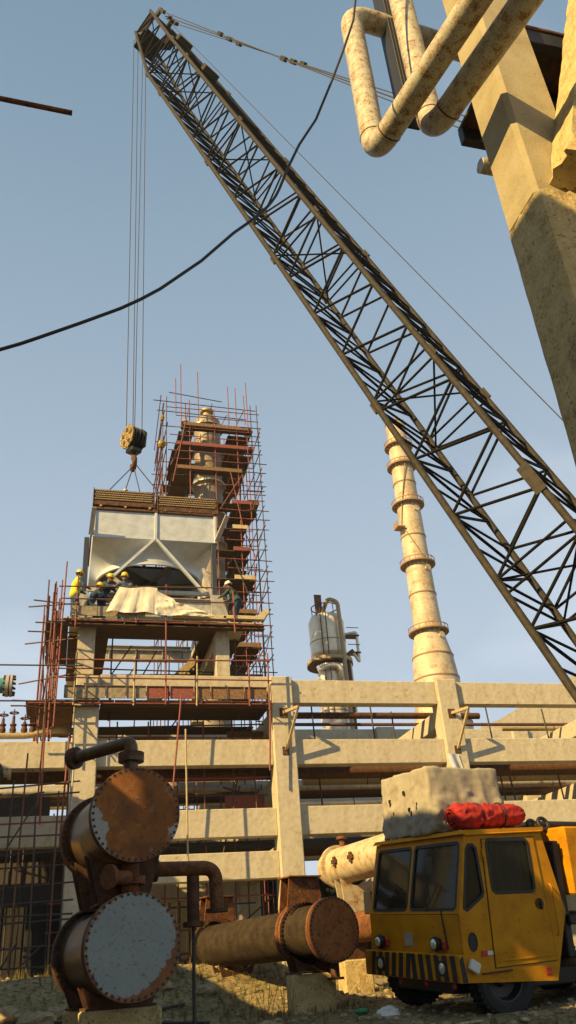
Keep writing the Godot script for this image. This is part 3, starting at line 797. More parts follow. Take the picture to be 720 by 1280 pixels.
func build_exchangers():
	var A := 10.0
	var lower := exchanger("big exchanger with grey blue cover plate, lower of the stacked pair", Vector3(1.02, 1.35, -12.0), A, .635, 2.0, 2.5, {face = ["grey", 5], cover = M.rust, flange = M.dark_rust, body = M.barrel, shell = M.barrel})
	saddle(lower, -.55, .60, -.66, -.42, .42, M.dark_rust)
	saddle(lower, -1.5, .60, -.66, -.42, .42, M.dark_rust)
	var upper := exchanger("big exchanger with brown rusted cover plate, upper of the stacked pair", Vector3(1.02, 2.97, -12.0), A, .625, 2.0, 2.5, {face = ["brown", 9], cover = M.rust, flange = M.rust, body = M.barrel, shell = M.barrel})
	saddle(upper, -.55, .60, -1.07, -.42, .34, M.dark_rust)
	saddle(upper, -1.5, .60, -1.07, -.42, .34, M.dark_rust)
	# nozzle between the two
	var X := Transform3D.IDENTITY
	put(upper, "nozzle", lathe([[.12, -.95], [.12, -.55]], 20), M.rust, Transform3D(Basis.IDENTITY, Vector3(.05, 0, -.42)), true)
	put(upper, "nozzle_flange", lathe([[0, -.86], [.21, -.86], [.21, -.76], [0, -.76]], 24), M.rust, Transform3D(Basis.IDENTITY, Vector3(.05, 0, -.42)), true)
	put(upper, "side_nozzle", sweep([Vector3(-.05, -.80, -.12), Vector3(-.34, -.80, .02)], .09, 0, 16), M.rust, X, true)
	put(upper, "side_flange", sweep([Vector3(-.32, -.80, .01), Vector3(-.37, -.80, .035)], .155, 0, 24), M.rust, X, true)
	put(upper, "top_nozzle", lathe([[.105, .5], [.105, .80], [.19, .80], [.19, .86], [0, .86]], 24), M.barrel, Transform3D(Basis.IDENTITY, Vector3(.02, 0, -.42)), true)
	var mid := exchanger("dark brown exchanger on concrete piers with orange rusted cover", Vector3(4.84, 1.53, -15.5), 17.0, .525, 1.0, 5.1, {face = ["orange", 3], cover = M.cover_orange, flange = M.rust, body = M.dark_shell, shell = M.dark_shell})
	saddle(mid, -.75, .5, -.62, -.36, .34, M.dark_rust)
	saddle(mid, -3.7, .5, -.62, -.36, .34, M.dark_rust)
	put(mid, "end_flange", lathe([[.3, 4.75], [.50, 4.75], [.50, 4.86], [.3, 4.86]], 44), M.dark_shell, Transform3D(Basis(Vector3.RIGHT, Vector3.FORWARD, Vector3.UP), Vector3.ZERO), true)
	for z in [-.9, -4.4]:
		saddle(mid, z, .48, .98, .36, .32, M.rust)
	put(mid, "drain_nozzle", lathe([[.08, -.78], [.15, -.78], [.15, -.74], [.08, -.74], [.08, -.4]], 20), M.dark_rust, Transform3D(Basis.IDENTITY, Vector3(.18, 0, -.35)), true)
	var pale := exchanger("cream exchanger behind the crane cab with rust streaks", Vector3(7.75, 3.12, -15.9), 11.0, .52, 0.8, 5.6, {cover = M.cover_rust, flange = M.cream_shell, body = M.cream_shell, shell = M.cream_shell})
	# its far end carries a bolted flange towards the rack
	put(pale, "end_flange", lathe([[.3, 5.05], [.50, 5.05], [.50, 5.16], [.3, 5.16]], 48), M.cream_shell, Transform3D(Basis(Vector3.RIGHT, Vector3.FORWARD, Vector3.UP), Vector3.ZERO), true)
	put(pale, "vent_nozzle", lathe([[.07, .38], [.07, .60], [.14, .60], [.14, .66], [0, .66]], 20), M.rust, Transform3D(Basis.IDENTITY, Vector3(0, 0, -4.8)), true)
	saddle(pale, -4.3, .5, -1.5, -.34, .30, M.cream_shell)
	saddle(pale, -1.2, .5, -1.5, -.34, .30, M.cream_shell)
	for z in [-4.5, -3.7]:
		put(pale, "lug", chamfer_box(Vector3(.05, .22, .10), .004), M.dark_rust, Transform3D(Basis.IDENTITY, Vector3(-.44, .05, z)), true)
		put(pale, "lug", chamfer_box(Vector3(.05, .09, .24), .004), M.dark_rust, Transform3D(Basis.IDENTITY, Vector3(-.445, .05, z)), true)
	var rest := exchanger("rusted exchanger resting under the cream one beside the cab", Vector3(7.35, 1.72, -16.9), 11.0, .40, 0.7, 4.2, {cover = M.cover_orange, flange = M.rust, body = M.rust, shell = M.rust})
	saddle(rest, -3.2, .38, -.62, -.26, .30, M.dark_rust)
	saddle(rest, -.9, .38, -.62, -.26, .30, M.dark_rust)
	# concrete piers
	pier("concrete pier under the front saddle of the stacked exchangers", Vector3(.92, 0, -12.66), .52, .30, .655)
	pier("concrete pier under the rear saddle of the stacked exchangers", Vector3(.74, 0, -13.62), .52, .30, .655)
	pier("square concrete pier under the front of the orange covered exchanger", Vector3(4.58, 0, -16.36), .40, .26, .875)
	pier("sunlit concrete pier under the rear of the orange covered exchanger", Vector3(3.68, 0, -19.2), .40, .26, .875)
	pier("grey concrete pier left of the crane cab", Vector3(6.70, 0, -20.15), .34, .28, 1.08)
	pier("concrete pier hidden behind the crane bumper", Vector3(7.15, 0, -17.9), .34, .28, 1.07)
	# elbow pipe on top of the upper exchanger
	var e := thing("elbow_pipe", "brown elbow pipe on top of the stacked exchangers", "pipe", Vector3(.95, 3.84, -12.4))
	put(e, "pipe", sweep([Vector3(.967, 3.832, -12.417), Vector3(.967, 4.07, -12.417), Vector3(.16, 4.03, -13.25)], .095, .22, 20), M.barrel)
	put(e, "end_flange", sweep([Vector3(.19, 4.03, -13.22), Vector3(.13, 4.03, -13.285)], .165, 0, 28), M.dark_rust)
	put(e, "bottom_flange", lathe([[.09, 3.833], [.19, 3.833], [.19, 3.90], [.09, 3.90]], 28), M.dark_rust, Transform3D(Basis.IDENTITY, Vector3(.967, 0, -12.417)))
	# brown pipe loop to the right of the stack
	var u := thing("pipe_loop", "brown pipe bending down right of the stacked exchangers", "pipe", Vector3(2.3, 1.7, -13.5))
	put(u, "pipe", sweep([Vector3(1.02, 2.40, -13.3), Vector3(2.38, 2.40, -13.5), Vector3(2.39, 1.82, -13.5)], .105, .2, 20), M.rust)
	put(u, "branch", sweep([Vector3(2.03, 2.38, -13.5), Vector3(2.03, 1.66, -13.5)], .095, 0, 18), M.dark_rust)
	put(u, "joint_flange", sweep([Vector3(1.40, 2.40, -13.356), Vector3(1.46, 2.40, -13.365)], .175, 0, 26), M.dark_rust)
	put(u, "end_flange", lathe([[0, 1.78], [.17, 1.78], [.17, 1.83], [.1, 1.83]], 24), M.dark_rust, Transform3D(Basis.IDENTITY, Vector3(2.39, 0, -13.5)))
	put(u, "branch_flange", lathe([[0, 1.60], [.16, 1.60], [.16, 1.67], [.09, 1.67]], 24), M.dark_rust, Transform3D(Basis.IDENTITY, Vector3(2.03, 0, -13.5)))
	tube(u, "support_leg", Vector3(2.03, -0.3, -13.5), Vector3(2.03, 1.61, -13.5), .026, M.scaf_dark)

# ---------------------------------------------------------------- pipes lying on the rack
func rack_pipe(label: String, x0: float, x1: float, y: float, z: float, r: float, mat, group := "pipes along the rack"):
	var t := thing("rack_pipe", label, "pipe", Vector3((x0 + x1) * .5, y - r, z), group)
	put(t, "pipe", sweep([Vector3(x0, y, z), Vector3(x1, y, z)], r, 0, 18), mat)
	var x := x0 + 2.3
	while x < x1 - 1.0:
		put(t, "weld", sweep([Vector3(x - .015, y, z), Vector3(x + .015, y, z)], r + .008, 0, 18), M.dark_rust)
		x += 5.7

func build_rack_pipes():
	rack_pipe("thin dark pipe on the upper tier of the rack", 7.4, 24.0, 8.68, -28.2, .06, M.scaf_brown)
	rack_pipe("rusty brown pipe on the upper tier ending past the second column", 7.0, 14.8, 8.72, -27.2, .115, M.dark_rust)
	rack_pipe("short pale pipe with an open end on the upper tier", 16.6, 24.0, 8.72, -28.9, .105, M.scaf_pale)
	rack_pipe("large dark pipe on the lower tier near the front", -7.0, 24.0, 6.70, -26.9, .21, M.dark_rust)
	rack_pipe("cream pipe on the lower tier of the rack", 8.0, 24.0, 6.62, -27.75, .16, M.scaf_pale)
	rack_pipe("grey pipe on the lower tier of the rack", -7.0, 24.0, 6.58, -28.6, .12, M.galv_dull)
	rack_pipe("brown pipe on the lower tier towards the back", -7.0, 24.0, 6.64, -29.5, .18, M.scaf_brown)
	rack_pipe("broad black pipe on the lower tier at the back", -7.0, 24.0, 6.72, -30.5, .26, M.scaf_dark)
	rack_pipe("white lagged pipe right of the middle column just above the third beam", 7.3, 12.4, 5.80, -27.4, .15, M.cladding)
	rack_pipe("dark pipe on the bottom tier of the rack", -7.0, 24.0, 4.62, -28.3, .21, M.scaf_dark)
	rack_pipe("rusty pipe on the bottom tier of the rack", -7.0, 24.0, 4.58, -29.4, .17, M.dark_rust)
	# drop legs hung in the bays
	for d in [[8.4, -27.0, 5.2, 9.2, "thin dark rod just right of the middle column"], [10.6, -27.0, 5.0, 9.0, "thin dark rod hanging in the middle of the bay behind the canvas box"], [11.5, -27.3, 5.1, 8.9, "thin dark rod left of the column with the sheet metal"], [15.2, -27.1, 5.3, 9.1, "thin dark rod right of the column with the sheet metal"], [15.6, -27.1, 5.3, 7.4, "short dark rod above the red roll between the lower pipes"], [17.6, -27.2, 5.2, 9.0, "thin dark rod nearest the right edge"]]:
		var t := thing("hanger_rod", d[4], "hanger rod", Vector3(d[0], d[2], d[1]), "hanger rods in the rack")
		tube(t, "rod", Vector3(d[0], d[2], d[1]), Vector3(d[0] - .12, d[3], d[1]), .028, M.scaf_dark)
	# sloping chute of concrete slabs at right, behind the second bay
	var s := thing("sloping_concrete_wall", "sunlit sloping concrete wall seen behind the right bay", "wall", Vector3(22, 0.7, -34))
	put(s, "wall", prism([Vector2(13.8, 0.3), Vector2(30, 0.3), Vector2(30, 15.6), Vector2(19.6, 10.55), Vector2(13.8, 8.4)], -34.6, -34.0), M.concrete)

# ---------------------------------------------------------------- air cooler
func loft(a: Array, b: Array) -> Mesh:
	var st := SurfaceTool.new(); st.begin(Mesh.PRIMITIVE_TRIANGLES); st.set_smooth_group(1)
	var c := Vector3.ZERO
	for p in a: c += p
	c /= a.size()
	var n := a.size()
	var steps := 8
	for j in steps:
		var f0 := float(j) / steps; var f1 := float(j + 1) / steps
		var g0 := 1.0 - pow(1.0 - f0, 1.6); var g1 := 1.0 - pow(1.0 - f1, 1.6)
		for k in n:
			var k2 := (k + 1) % n
			var y0 := lerpf(a[k].y, b[k].y, f0); var y1 := lerpf(a[k].y, b[k].y, f1)
			var p0: Vector3 = a[k].lerp(b[k], g0); p0.y = y0
			var p1: Vector3 = a[k2].lerp(b[k2], g0); p1.y = y0
			var p2: Vector3 = a[k2].lerp(b[k2], g1); p2.y = y1
			var p3: Vector3 = a[k].lerp(b[k], g1); p3.y = y1
			face(st, [p0, p1, p2, p3], (p0 + p2) * 0.5 - Vector3(c.x, (p0.y + p2.y) * .5 + 0.3, c.z))
	st.generate_normals()
	return st.commit()

func build_cooler():
	var x0 := 0.50; var x1 := 4.93; var zf := -26.3; var zb := -31.0
	var t := thing("air_cooler", "galvanised air cooler plenum with a big fan opening underneath", "air cooler", Vector3(2.7, 11.42, -28.6))
	# plenum walls
	box(t, "front_panel", Vector3(x0, 14.88, zf - .05), Vector3(2.70, 15.98, zf), M.galv, 0.01)
	box(t, "front_panel", Vector3(2.74, 14.88, zf - .05), Vector3(x1, 15.98, zf), M.galv, 0.01)
	box(t, "rear_panel", Vector3(x0, 14.88, zb), Vector3(x1, 15.98, zb + .05), M.galv, 0.01)
	box(t, "side_panel", Vector3(x0, 14.88, zb + .051), Vector3(x0 + .05, 15.98, zf - .051), M.galv, 0.01)
	box(t, "side_panel", Vector3(x1 - .05, 14.88, zb + .051), Vector3(x1, 15.98, zf - .051), M.galv, 0.01)
	for x in [x0 - .03, 2.67, x1 - .07]: box(t, "stiffener", Vector3(x, 14.86, zf + .001), Vector3(x + .10, 15.99, zf + .06), M.galv, 0.01)
	box(t, "top_rail", Vector3(x0 - .06, 15.985, zf - .06), Vector3(x1 + .06, 16.08, zf + .08), M.dark_rust, 0.01)
	box(t, "top_rail", Vector3(x0 - .06, 15.985, zb - .08), Vector3(x1 + .06, 16.08, zb + .06), M.dark_rust, 0.01)
	for x in [x0 - .06, 2.66, x1 - .06]: box(t, "top_rail", Vector3(x, 15.985, zb + .061), Vector3(x + .12, 16.08, zf - .061), M.dark_rust, 0.01)
	# transition from the box down to the fan ring
	var cx := 2.715; var cz := -28.65; var rr := 1.93
	var a := []; var b := []
	var n := 96
	for k in n:
		var th := TAU * k / n
		var q := Vector2(cos(th), sin(th)); var sq := q / maxf(absf(q.x), absf(q.y))
		a.append(Vector3(cx + sq.x * (x1 - x0) * .5, 14.875, cz + sq.y * (zf - zb) * .5))
		b.append(Vector3(cx + q.x * rr, 14.28, cz + q.y * rr))
	put(t, "transition_hood", loft(a, b), M.galv)
	put(t, "fan_ring", lathe([[rr, 14.28], [rr + .03, 14.28], [rr + .03, 14.10], [rr + .09, 14.06], [rr, 14.06], [rr, 14.28]], 72), M.galv, Transform3D(Basis.IDENTITY, Vector3(cx, 0, cz)))
	put(t, "fan_hub", lathe([[0, 14.02], [.34, 14.02], [.34, 14.20], [0, 14.20]], 24), M.black_steel, Transform3D(Basis.IDENTITY, Vector3(cx, 0, cz)))
	for k in 6:
		var th := TAU * k / 6 + .2
		var d := Vector3(cos(th), 0, sin(th)); var s := Vector3(-d.z, 0, d.x)
		var bs := Basis(d * 1.5, (Vector3.UP * .9 + s * .42).normalized() * .035, s.rotated(d, 0.42) * .36)
		put(t, "fan_blade", unit_box, M.black_steel, Transform3D(bs, Vector3(cx, 14.12, cz) + d * 1.1))
	for k in 3: box(t, "fan_support", Vector3(cx - 2.3, 13.25, cz - 1.2 + k * 1.2 - .06), Vector3(cx + 2.3, 13.40, cz - 1.2 + k * 1.2 + .06), M.galv_dull, 0.01)
	put(t, "drive_housing", chamfer_box(Vector3(.9, .5, .9), .04), M.galv_dull, Transform3D(Basis.IDENTITY, Vector3(cx, 12.89, cz)))
	# legs and braces
	for x in [x0 - .20, x1 - .08]:
		for z in [zf - .12, zb + .12]:
			box(t, "leg", Vector3(x - .09, 12.72, z - .09), Vector3(x + .09, 14.86, z + .09), M.blue_steel, 0.01)
			box(t, "leg_foot", Vector3(x - .16, 11.44, z - .16), Vector3(x + .16, 12.719, z + .16), M.galv_dull, 0.02)
	for s in [[1.10, 13.15], [4.42, 12.85]]:
		bar(t, "brace", Vector3(2.7 + signf(s[0] - 2.7) * .05, 14.84, zf + .05), Vector3(s[0], s[1], zf + .05), .09, .13, M.galv, Vector3.BACK)
	for s in [[1.10, 13.15], [4.42, 12.85]]:
		bar(t, "brace", Vector3(2.7 + signf(s[0] - 2.7) * .05, 14.84, zb - .05), Vector3(s[0], s[1], zb - .05), .09, .13, M.galv, Vector3.BACK)
	bar(t, "outrigger", Vector3(x0 - .08, 14.95, zf + .02), Vector3(x0 - .02, 15.72, zf + .62), .12, .16, M.galv_dull, Vector3.RIGHT)
	bar(t, "outrigger", Vector3(x1 + .02, 14.95, zf + .02), Vector3(x1 + .34, 15.72, zf + .62), .12, .16, M.galv_dull, Vector3.RIGHT)
	bar(t, "brace", Vector3(4.5, 14.0, zf - .4), Vector3(4.78, 12.8, zf - .2), .10, .10, M.galv_dull, Vector3.BACK)
	# base beams over the deck
	for z in [zf + .02, -28.6, zb]:
		box(t, "base_beam_web", Vector3(0.95, 12.03, z - .02), Vector3(4.66, 12.52, z + .02), M.galv_dull, 0.005)
		box(t, "base_beam_flange", Vector3(0.95, 12.521, z - .13), Vector3(4.66, 12.55, z + .13), M.galv_dull, 0.005)
		box(t, "base_beam_flange", Vector3(0.95, 12.0, z - .13), Vector3(4.66, 12.029, z + .13), M.galv_dull, 0.005)
	put(t, "end_bracket", prism([Vector2(4.67, 12.7), Vector2(5.05, 12.7), Vector2(5.26, 11.95), Vector2(5.26, 11.86), Vector2(4.62, 11.86), Vector2(4.67, 12.0)], zf - .15, zf + .2), M.galv_dull)
	box(t, "bracket_pedestal", Vector3(4.75, 11.43, zf - .18), Vector3(5.1, 11.859, zf + .16), M.galv_dull, 0.01)
	# bundles
	var names := [["tube bundle on the left of the cooler top, hung from the crane slings", 0.46, 2.66, 0.05], ["tube bundle on the right of the cooler top", 2.78, 5.04, -0.04]]
	for q in names:
		var u := thing("tube_bundle", q[0], "tube bundle", Vector3((q[1] + q[2]) * .5, 16.08, -28.6), "tube bundles on the cooler")
		var y0: float = 16.30 + q[3]; var y1: float = 16.78 + q[3]
		box(u, "side_frame", Vector3(q[1], y0 - .2, zf - .02), Vector3(q[2], y0 - .02, zf + .10), M.dark_rust, 0.01)
		for k in 3: box(u, "support_foot", Vector3(lerpf(q[1], q[2], .1 + k * .4), 16.081, zf + .0), Vector3(lerpf(q[1], q[2], .1 + k * .4) + .08, y0 - .201, zf + .12), M.scaf_pale, 0.005)
		box(u, "header_box", Vector3(q[1], y0, zb - .1), Vector3(q[2], y1, zf + .07), M.dark_rust, 0.015)
		# plugs in rows on the header face
		var st := SurfaceTool.new(); st.begin(Mesh.PRIMITIVE_TRIANGLES); st.set_smooth_group(-1)
		for rw in 5:
			for k in 34:
				var x: float = lerpf(q[1] + .05, q[2] - .05, (k + (rw % 2) * .5) / 34.5); var y := lerpf(y0 + .06, y1 - .06, rw / 4.0)
				var ring := []
				for j in 6: ring.append(Vector3(x + cos(TAU * j / 6) * .024, y + sin(TAU * j / 6) * .024, zf + .105))
				face(st, ring, Vector3.BACK)
				for j in 6: face(st, [ring[j], ring[(j + 1) % 6], ring[(j + 1) % 6] - Vector3(0, 0, .035), ring[j] - Vector3(0, 0, .035)], ring[j] - Vector3(x, y, zf + .1))
		st.generate_normals()
		var pl := put(u, "plugs", st.commit(), M.scaf_pale); pl.set_meta("kind", "stuff")
		box(u, "end_plate", Vector3(q[1] - .03, y0 - .21, zf - .3), Vector3(q[1] - .001, y1 + .03, zf + .12), M.dark_rust, 0.005)
		if q[1] < 1: put(u, "vent_stub", lathe([[.05, y1 - .01], [.05, y1 + .14], [.09, y1 + .14], [.09, y1 + .19], [0, y1 + .19]], 16), M.galv_dull, Transform3D(Basis.IDENTITY, Vector3(1.6, 0, zf - .2)))

# ---------------------------------------------------------------- scaffold round the cooler platform
func pole(t, called, a, b, mat = null, r := 0.0242):
	if mat == null: mat = M.scaf_red
	return tube(t, called, a, b, r, mat)

func jit(s: float) -> float:
	return rng.randf_range(-s, s)

func build_platform_scaffold():
	var t := thing("platform_scaffold", "red tube scaffold with two plank decks round the cooler platform", "scaffold", Vector3(2.8, 8.2, -25))
	var zo := -25.15
	# decks: planks laid along the front and down the left side
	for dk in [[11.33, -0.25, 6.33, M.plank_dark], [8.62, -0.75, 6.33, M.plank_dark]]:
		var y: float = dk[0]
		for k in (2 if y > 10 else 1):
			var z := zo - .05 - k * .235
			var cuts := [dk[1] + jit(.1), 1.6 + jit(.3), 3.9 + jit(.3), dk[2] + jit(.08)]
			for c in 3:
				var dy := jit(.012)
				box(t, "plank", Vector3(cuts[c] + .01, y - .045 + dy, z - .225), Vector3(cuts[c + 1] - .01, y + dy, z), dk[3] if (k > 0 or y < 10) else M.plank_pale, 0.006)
		for x in [-0.2, 0.9, 1.95, 3.0, 4.1, 5.1, 6.0]:
			pole(t, "transom", Vector3(x + jit(.1), y - .075, zo + .12), Vector3(x + jit(.1), y - .075, -25.64 if y > 10 else -25.45), M.scaf_brown)
		pole(t, "ledger", Vector3(dk[1] - .4, y - .13, zo + .03), Vector3(6.4, y - .13, zo + .03), M.scaf_red)
		pole(t, "ledger", Vector3(dk[1] - .9, y - .13, zo - .28), Vector3(6.3, y - .13, zo - .28), M.scaf_brown)
	# dark soffit boards under both decks, back to the table
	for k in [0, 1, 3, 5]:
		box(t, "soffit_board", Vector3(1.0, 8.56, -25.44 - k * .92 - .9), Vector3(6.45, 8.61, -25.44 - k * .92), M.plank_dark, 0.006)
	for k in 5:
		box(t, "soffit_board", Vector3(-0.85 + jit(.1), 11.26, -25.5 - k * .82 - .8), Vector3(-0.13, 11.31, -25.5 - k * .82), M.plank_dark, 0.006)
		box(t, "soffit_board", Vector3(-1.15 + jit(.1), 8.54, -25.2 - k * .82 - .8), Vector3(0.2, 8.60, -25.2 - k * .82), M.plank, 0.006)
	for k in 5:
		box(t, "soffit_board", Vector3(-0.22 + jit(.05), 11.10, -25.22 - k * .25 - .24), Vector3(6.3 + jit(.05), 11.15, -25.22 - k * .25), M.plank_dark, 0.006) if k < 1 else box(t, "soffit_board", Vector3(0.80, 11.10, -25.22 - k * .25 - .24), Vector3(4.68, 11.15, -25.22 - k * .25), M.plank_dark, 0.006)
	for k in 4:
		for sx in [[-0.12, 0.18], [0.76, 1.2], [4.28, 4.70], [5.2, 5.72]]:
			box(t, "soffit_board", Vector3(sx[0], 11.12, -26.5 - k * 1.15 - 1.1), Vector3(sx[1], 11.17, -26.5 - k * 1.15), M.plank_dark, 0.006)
	# toe boards
	for s in [[-0.05, 0.75, M.toe_grey], [0.77, 1.42, M.toe_grey], [1.44, 2.3, M.toe_grey]]:
		box(t, "toe_board", Vector3(s[0], 11.37, zo - .03), Vector3(s[1], 11.72, zo), s[2], 0.005)
	for s in [[-0.12, 0.5, M.toe_grey], [0.52, 1.12, M.toe_grey], [1.14, 1.74, M.toe_grey], [1.76, 2.36, M.toe_grey], [2.38, 3.1, M.scaf_red], [3.12, 3.86, M.scaf_red], [3.88, 4.4, M.plank], [4.42, 4.94, M.plank], [4.96, 5.5, M.plank], [5.52, 6.25, M.plank]]:
		box(t, "toe_board", Vector3(s[0], 8.66, zo - .035), Vector3(s[1], 9.05 + jit(.01), zo - .005), s[2], 0.005)
		box(t, "board_frame", Vector3(s[0], 9.03, zo - .0), Vector3(s[1], 9.06, zo + .03), M.scaf_brown, 0.004)
		box(t, "board_rib", Vector3(s[0], 8.68, zo - .004), Vector3(s[0] + .03, 9.029, zo + .02), M.scaf_brown, 0.004)
	# loose planks on the bright right half of the upper deck
	for s in [[3.2, 5.0, 11.41], [4.9, 6.3, 11.44]]:
		box(t, "plank", Vector3(s[0], s[2] - .02, zo - .2), Vector3(s[1], s[2] + .11, zo + .02), M.plank_pale, 0.01)
	bar(t, "plank", Vector3(6.05, 11.4, zo - .1), Vector3(6.46, 11.82, zo - .1), .04, .2, M.plank_pale, Vector3(-.7, .7, 0))
	# front standards and rails
	for s in [[0.10, 10.9, 12.72], [2.0, 11.15, 12.47], [2.98, 8.45, 12.55], [5.25, 10.9, 12.5]]:
		pole(t, "standard", Vector3(s[0] + jit(.03), s[1], zo + .06), Vector3(s[0] + jit(.03), s[2], zo + .06), M.scaf_red)
	for s in [[0.18, 8.42, 10.1, M.scaf_pale], [1.98, 8.42, 9.97, M.scaf_pale], [3.95, 8.42, 10.05, M.scaf_pale], [5.65, 8.42, 9.87, M.scaf_red], [6.3, 8.3, 10.2, M.scaf_red]]:
		pole(t, "standard", Vector3(s[0], s[1], zo + .06), Vector3(s[0] + jit(.04), s[2], zo + .06), s[3], .028)
	for s in [[-0.5, 12.32, 5.2, 12.51], [-0.4, 11.90, 5.3, 11.95], [-0.35, 9.84, 6.4, 9.92], [-0.3, 9.27, 6.4, 9.25], [-.6, 9.55, 1.2, 9.57]]:
		pole(t, "guard_rail", Vector3(s[0], s[1], zo + .11), Vector3(s[2], s[3], zo + .11), M.scaf_red if s[1] < 11 else M.scaf_brown)
	# left side bay
	for s in [[-.35, -24.5, 7.6, 12.95], [-.50, -24.9, 7.4, 12.2], [-.62, -24.6, 5.4, 11.9], [-.78, -25.2, 7.3, 12.6], [-.42, -25.8, 7.6, 12.9], [-.86, -25.9, 6.6, 11.8], [-.60, -26.6, 7.2, 13.2], [-.95, -26.8, 7.2, 12.4], [-.5, -27.6, 7.5, 13.0], [-.98, -28.2, 7.5, 12.6], [-.55, -29.0, 7.5, 12.8]]:
		pole(t, "standard", Vector3(s[0], s[2], s[1]), Vector3(s[0] + jit(.06), s[3], s[1]), M.scaf_red if rng.randf() < .65 else M.scaf_brown)
	for y in [8.25, 8.75, 9.35, 9.9, 10.5, 11.1, 11.6, 12.05]:
		pole(t, "ledger", Vector3(-.72 + jit(.2), y + jit(.05), -24.2), Vector3(-.76 + jit(.2), y + jit(.05), -29.3), M.scaf_brown if rng.randf() < .5 else M.scaf_red)
		if rng.randf() < .8: pole(t, "putlog", Vector3(-1.2 - rng.randf() * .5, y + .06, -24.8 - rng.randf() * 1.5), Vector3(.2, y + .06 + jit(.03), -24.8 - rng.randf() * 1.5), M.scaf_brown)
	pole(t, "putlog", Vector3(-2.4, 9.58, -24.9), Vector3(.4, 9.60, -24.9), M.scaf_dark)
	pole(t, "putlog", Vector3(-2.2, 8.42, -24.7), Vector3(.2, 8.42, -24.7), M.scaf_dark)
	for s in [[-.4, 8.3, -.4, 9.9, -24.6, -26.2], [-.5, 9.9, -.5, 11.4, -26.4, -24.9], [-.6, 8.4, -.6, 10.2, -28.0, -26.2], [-.4, 11.0, -.4, 12.4, -24.8, -26.5]]:
		pole(t, "brace", Vector3(s[0], s[1], s[4]), Vector3(s[2], s[3], s[5]), M.scaf_brown)
	# inner standards and braces in the storey between the decks
	for s in [[1.3, -26.4], [2.2, -27.4], [3.4, -28.0], [4.2, -26.6], [5.5, -26.2], [5.6, -27.8], [1.5, -29.2], [3.0, -30.0], [5.5, -29.6]]:
		pole(t, "standard", Vector3(s[0], 8.3, s[1]), Vector3(s[0] + jit(.05), 11.1, s[1]), M.scaf_dark if rng.randf() < .6 else M.scaf_brown)
	for s in [[9.85, -26.5], [10.4, -27.5], [9.95, -28.6], [10.6, -29.7]]:
		pole(t, "ledger", Vector3(.9, s[0], s[1]), Vector3(5.9, s[0] + jit(.1), s[1]), M.scaf_dark)
	for s in [[1.2, 9.7, 2.0, 11.0, -26.8], [2.2, 9.65, 2.9, 11.0, -27.2], [1.4, 9.7, 2.3, 11.0, -29.0], [5.2, 9.6, 6.1, 10.6, -26.3]]:
		pole(t, "brace", Vector3(s[0], s[1], s[4]), Vector3(s[2], s[3], s[4]), M.scaf_brown)
	# tubes dropped below the lower deck
	for s in [[-.63, 8.8, -.53, 5.0, -25.05, M.scaf_red], [3.46, 8.75, 3.14, 5.3, -25.05, M.scaf_red], [3.52, 7.55, 3.57, 3.2, -24.6, M.scaf_pale], [6.34, 8.6, 6.2, 6.4, -25.1, M.scaf_red], [.12, 7.5, .05, 4.6, -24.9, M.scaf_red], [.3, 7.2, .28, 5.0, -24.9, M.galv_dull]]:
		pole(t, "drop_tube", Vector3(s[0], s[1], s[4]), Vector3(s[2], s[3], s[4]), s[5], .028)
	# lower lifts inside the bay, below the deck
	var u := thing("bay_scaffold", "rusty tube scaffold standing inside the left rack bay", "scaffold", Vector3(3.5, 0.7, -28))
	for x in [0.3, 1.6, 2.6, 3.4, 4.4, 5.3, 6.1]:
		for z in [-26.45, -28.9]:
			pole(u, "standard", Vector3(x + jit(.15), .55, z), Vector3(x + jit(.15), 8.3, z + jit(.1)), M.scaf_red if rng.randf() < .5 else (M.scaf_dark if rng.randf() < .5 else M.scaf_brown))
	for y in [1.6, 2.3, 3.0, 4.45, 5.9, 6.35, 7.75, 8.1]:
		for z in [-26.4, -28.85]:
			pole(u, "ledger", Vector3(-.2, y + jit(.1), z), Vector3(6.4, y + jit(.1), z), M.scaf_red if rng.randf() < .35 else M.scaf_dark)
	for k in 10:
		var x := rng.randf_range(.4, 5.6)
		pole(u, "brace", Vector3(x, rng.randf_range(1, 5.5), -26.7 - rng.randf() * 2), Vector3(x + jit(1.4), rng.randf_range(6, 8.2), -26.7 - rng.randf() * 2), M.scaf_dark)
	for k in 4: pole(u, "rail", Vector3(2.4, 6.42 + k * .07, -26.3 - k * .3), Vector3(7.1, 6.46 + k * .05, -26.3 - k * .2), M.scaf_red)
	for s in [[5.1, 5.45, 6.4, 6.0], [1.9, 5.45, 2.7, 5.95]]:
		box(u, "stacked_board", Vector3(s[0], s[1], -26.9), Vector3(s[2], s[3], -26.86), M.scaf_red, 0.005)
	for k in 34:
		var lv: float = [7.55, 5.5, 4.25, 1.0][k % 4]; var hh: float = [.9, 1.1, .3, 2.2][k % 4]
		var a := Vector3(rng.randf_range(.9, 6.3), lv + rng.randf() * hh, -26.6 - rng.randf() * 4.0)
		pole(u, "loose_pole", a, a + Vector3(jit(1.5), jit(.25) if k % 3 else rng.randf_range(.3, .9), jit(.8)), [M.scaf_red, M.scaf_dark, M.scaf_brown, M.scaf_pale][k % 4 if k % 3 else 1])
	for k in 9:
		var a := Vector3(rng.randf_range(1.0, 5.4), [7.7, 5.6, 8.0][k % 3] + jit(.1), -27.2 - rng.randf() * 3.0)
		box(u, "stored_board", a, a + Vector3(rng.randf_range(.7, 1.7), .16, .24), [M.plank_dark, M.scaf_red, M.plank][k % 3], 0.006)
	# far left scaffold below the beam
	var v := thing("corner_scaffold", "dark tube scaffold at the lower left edge", "scaffold", Vector3(-1, 0.7, -25))
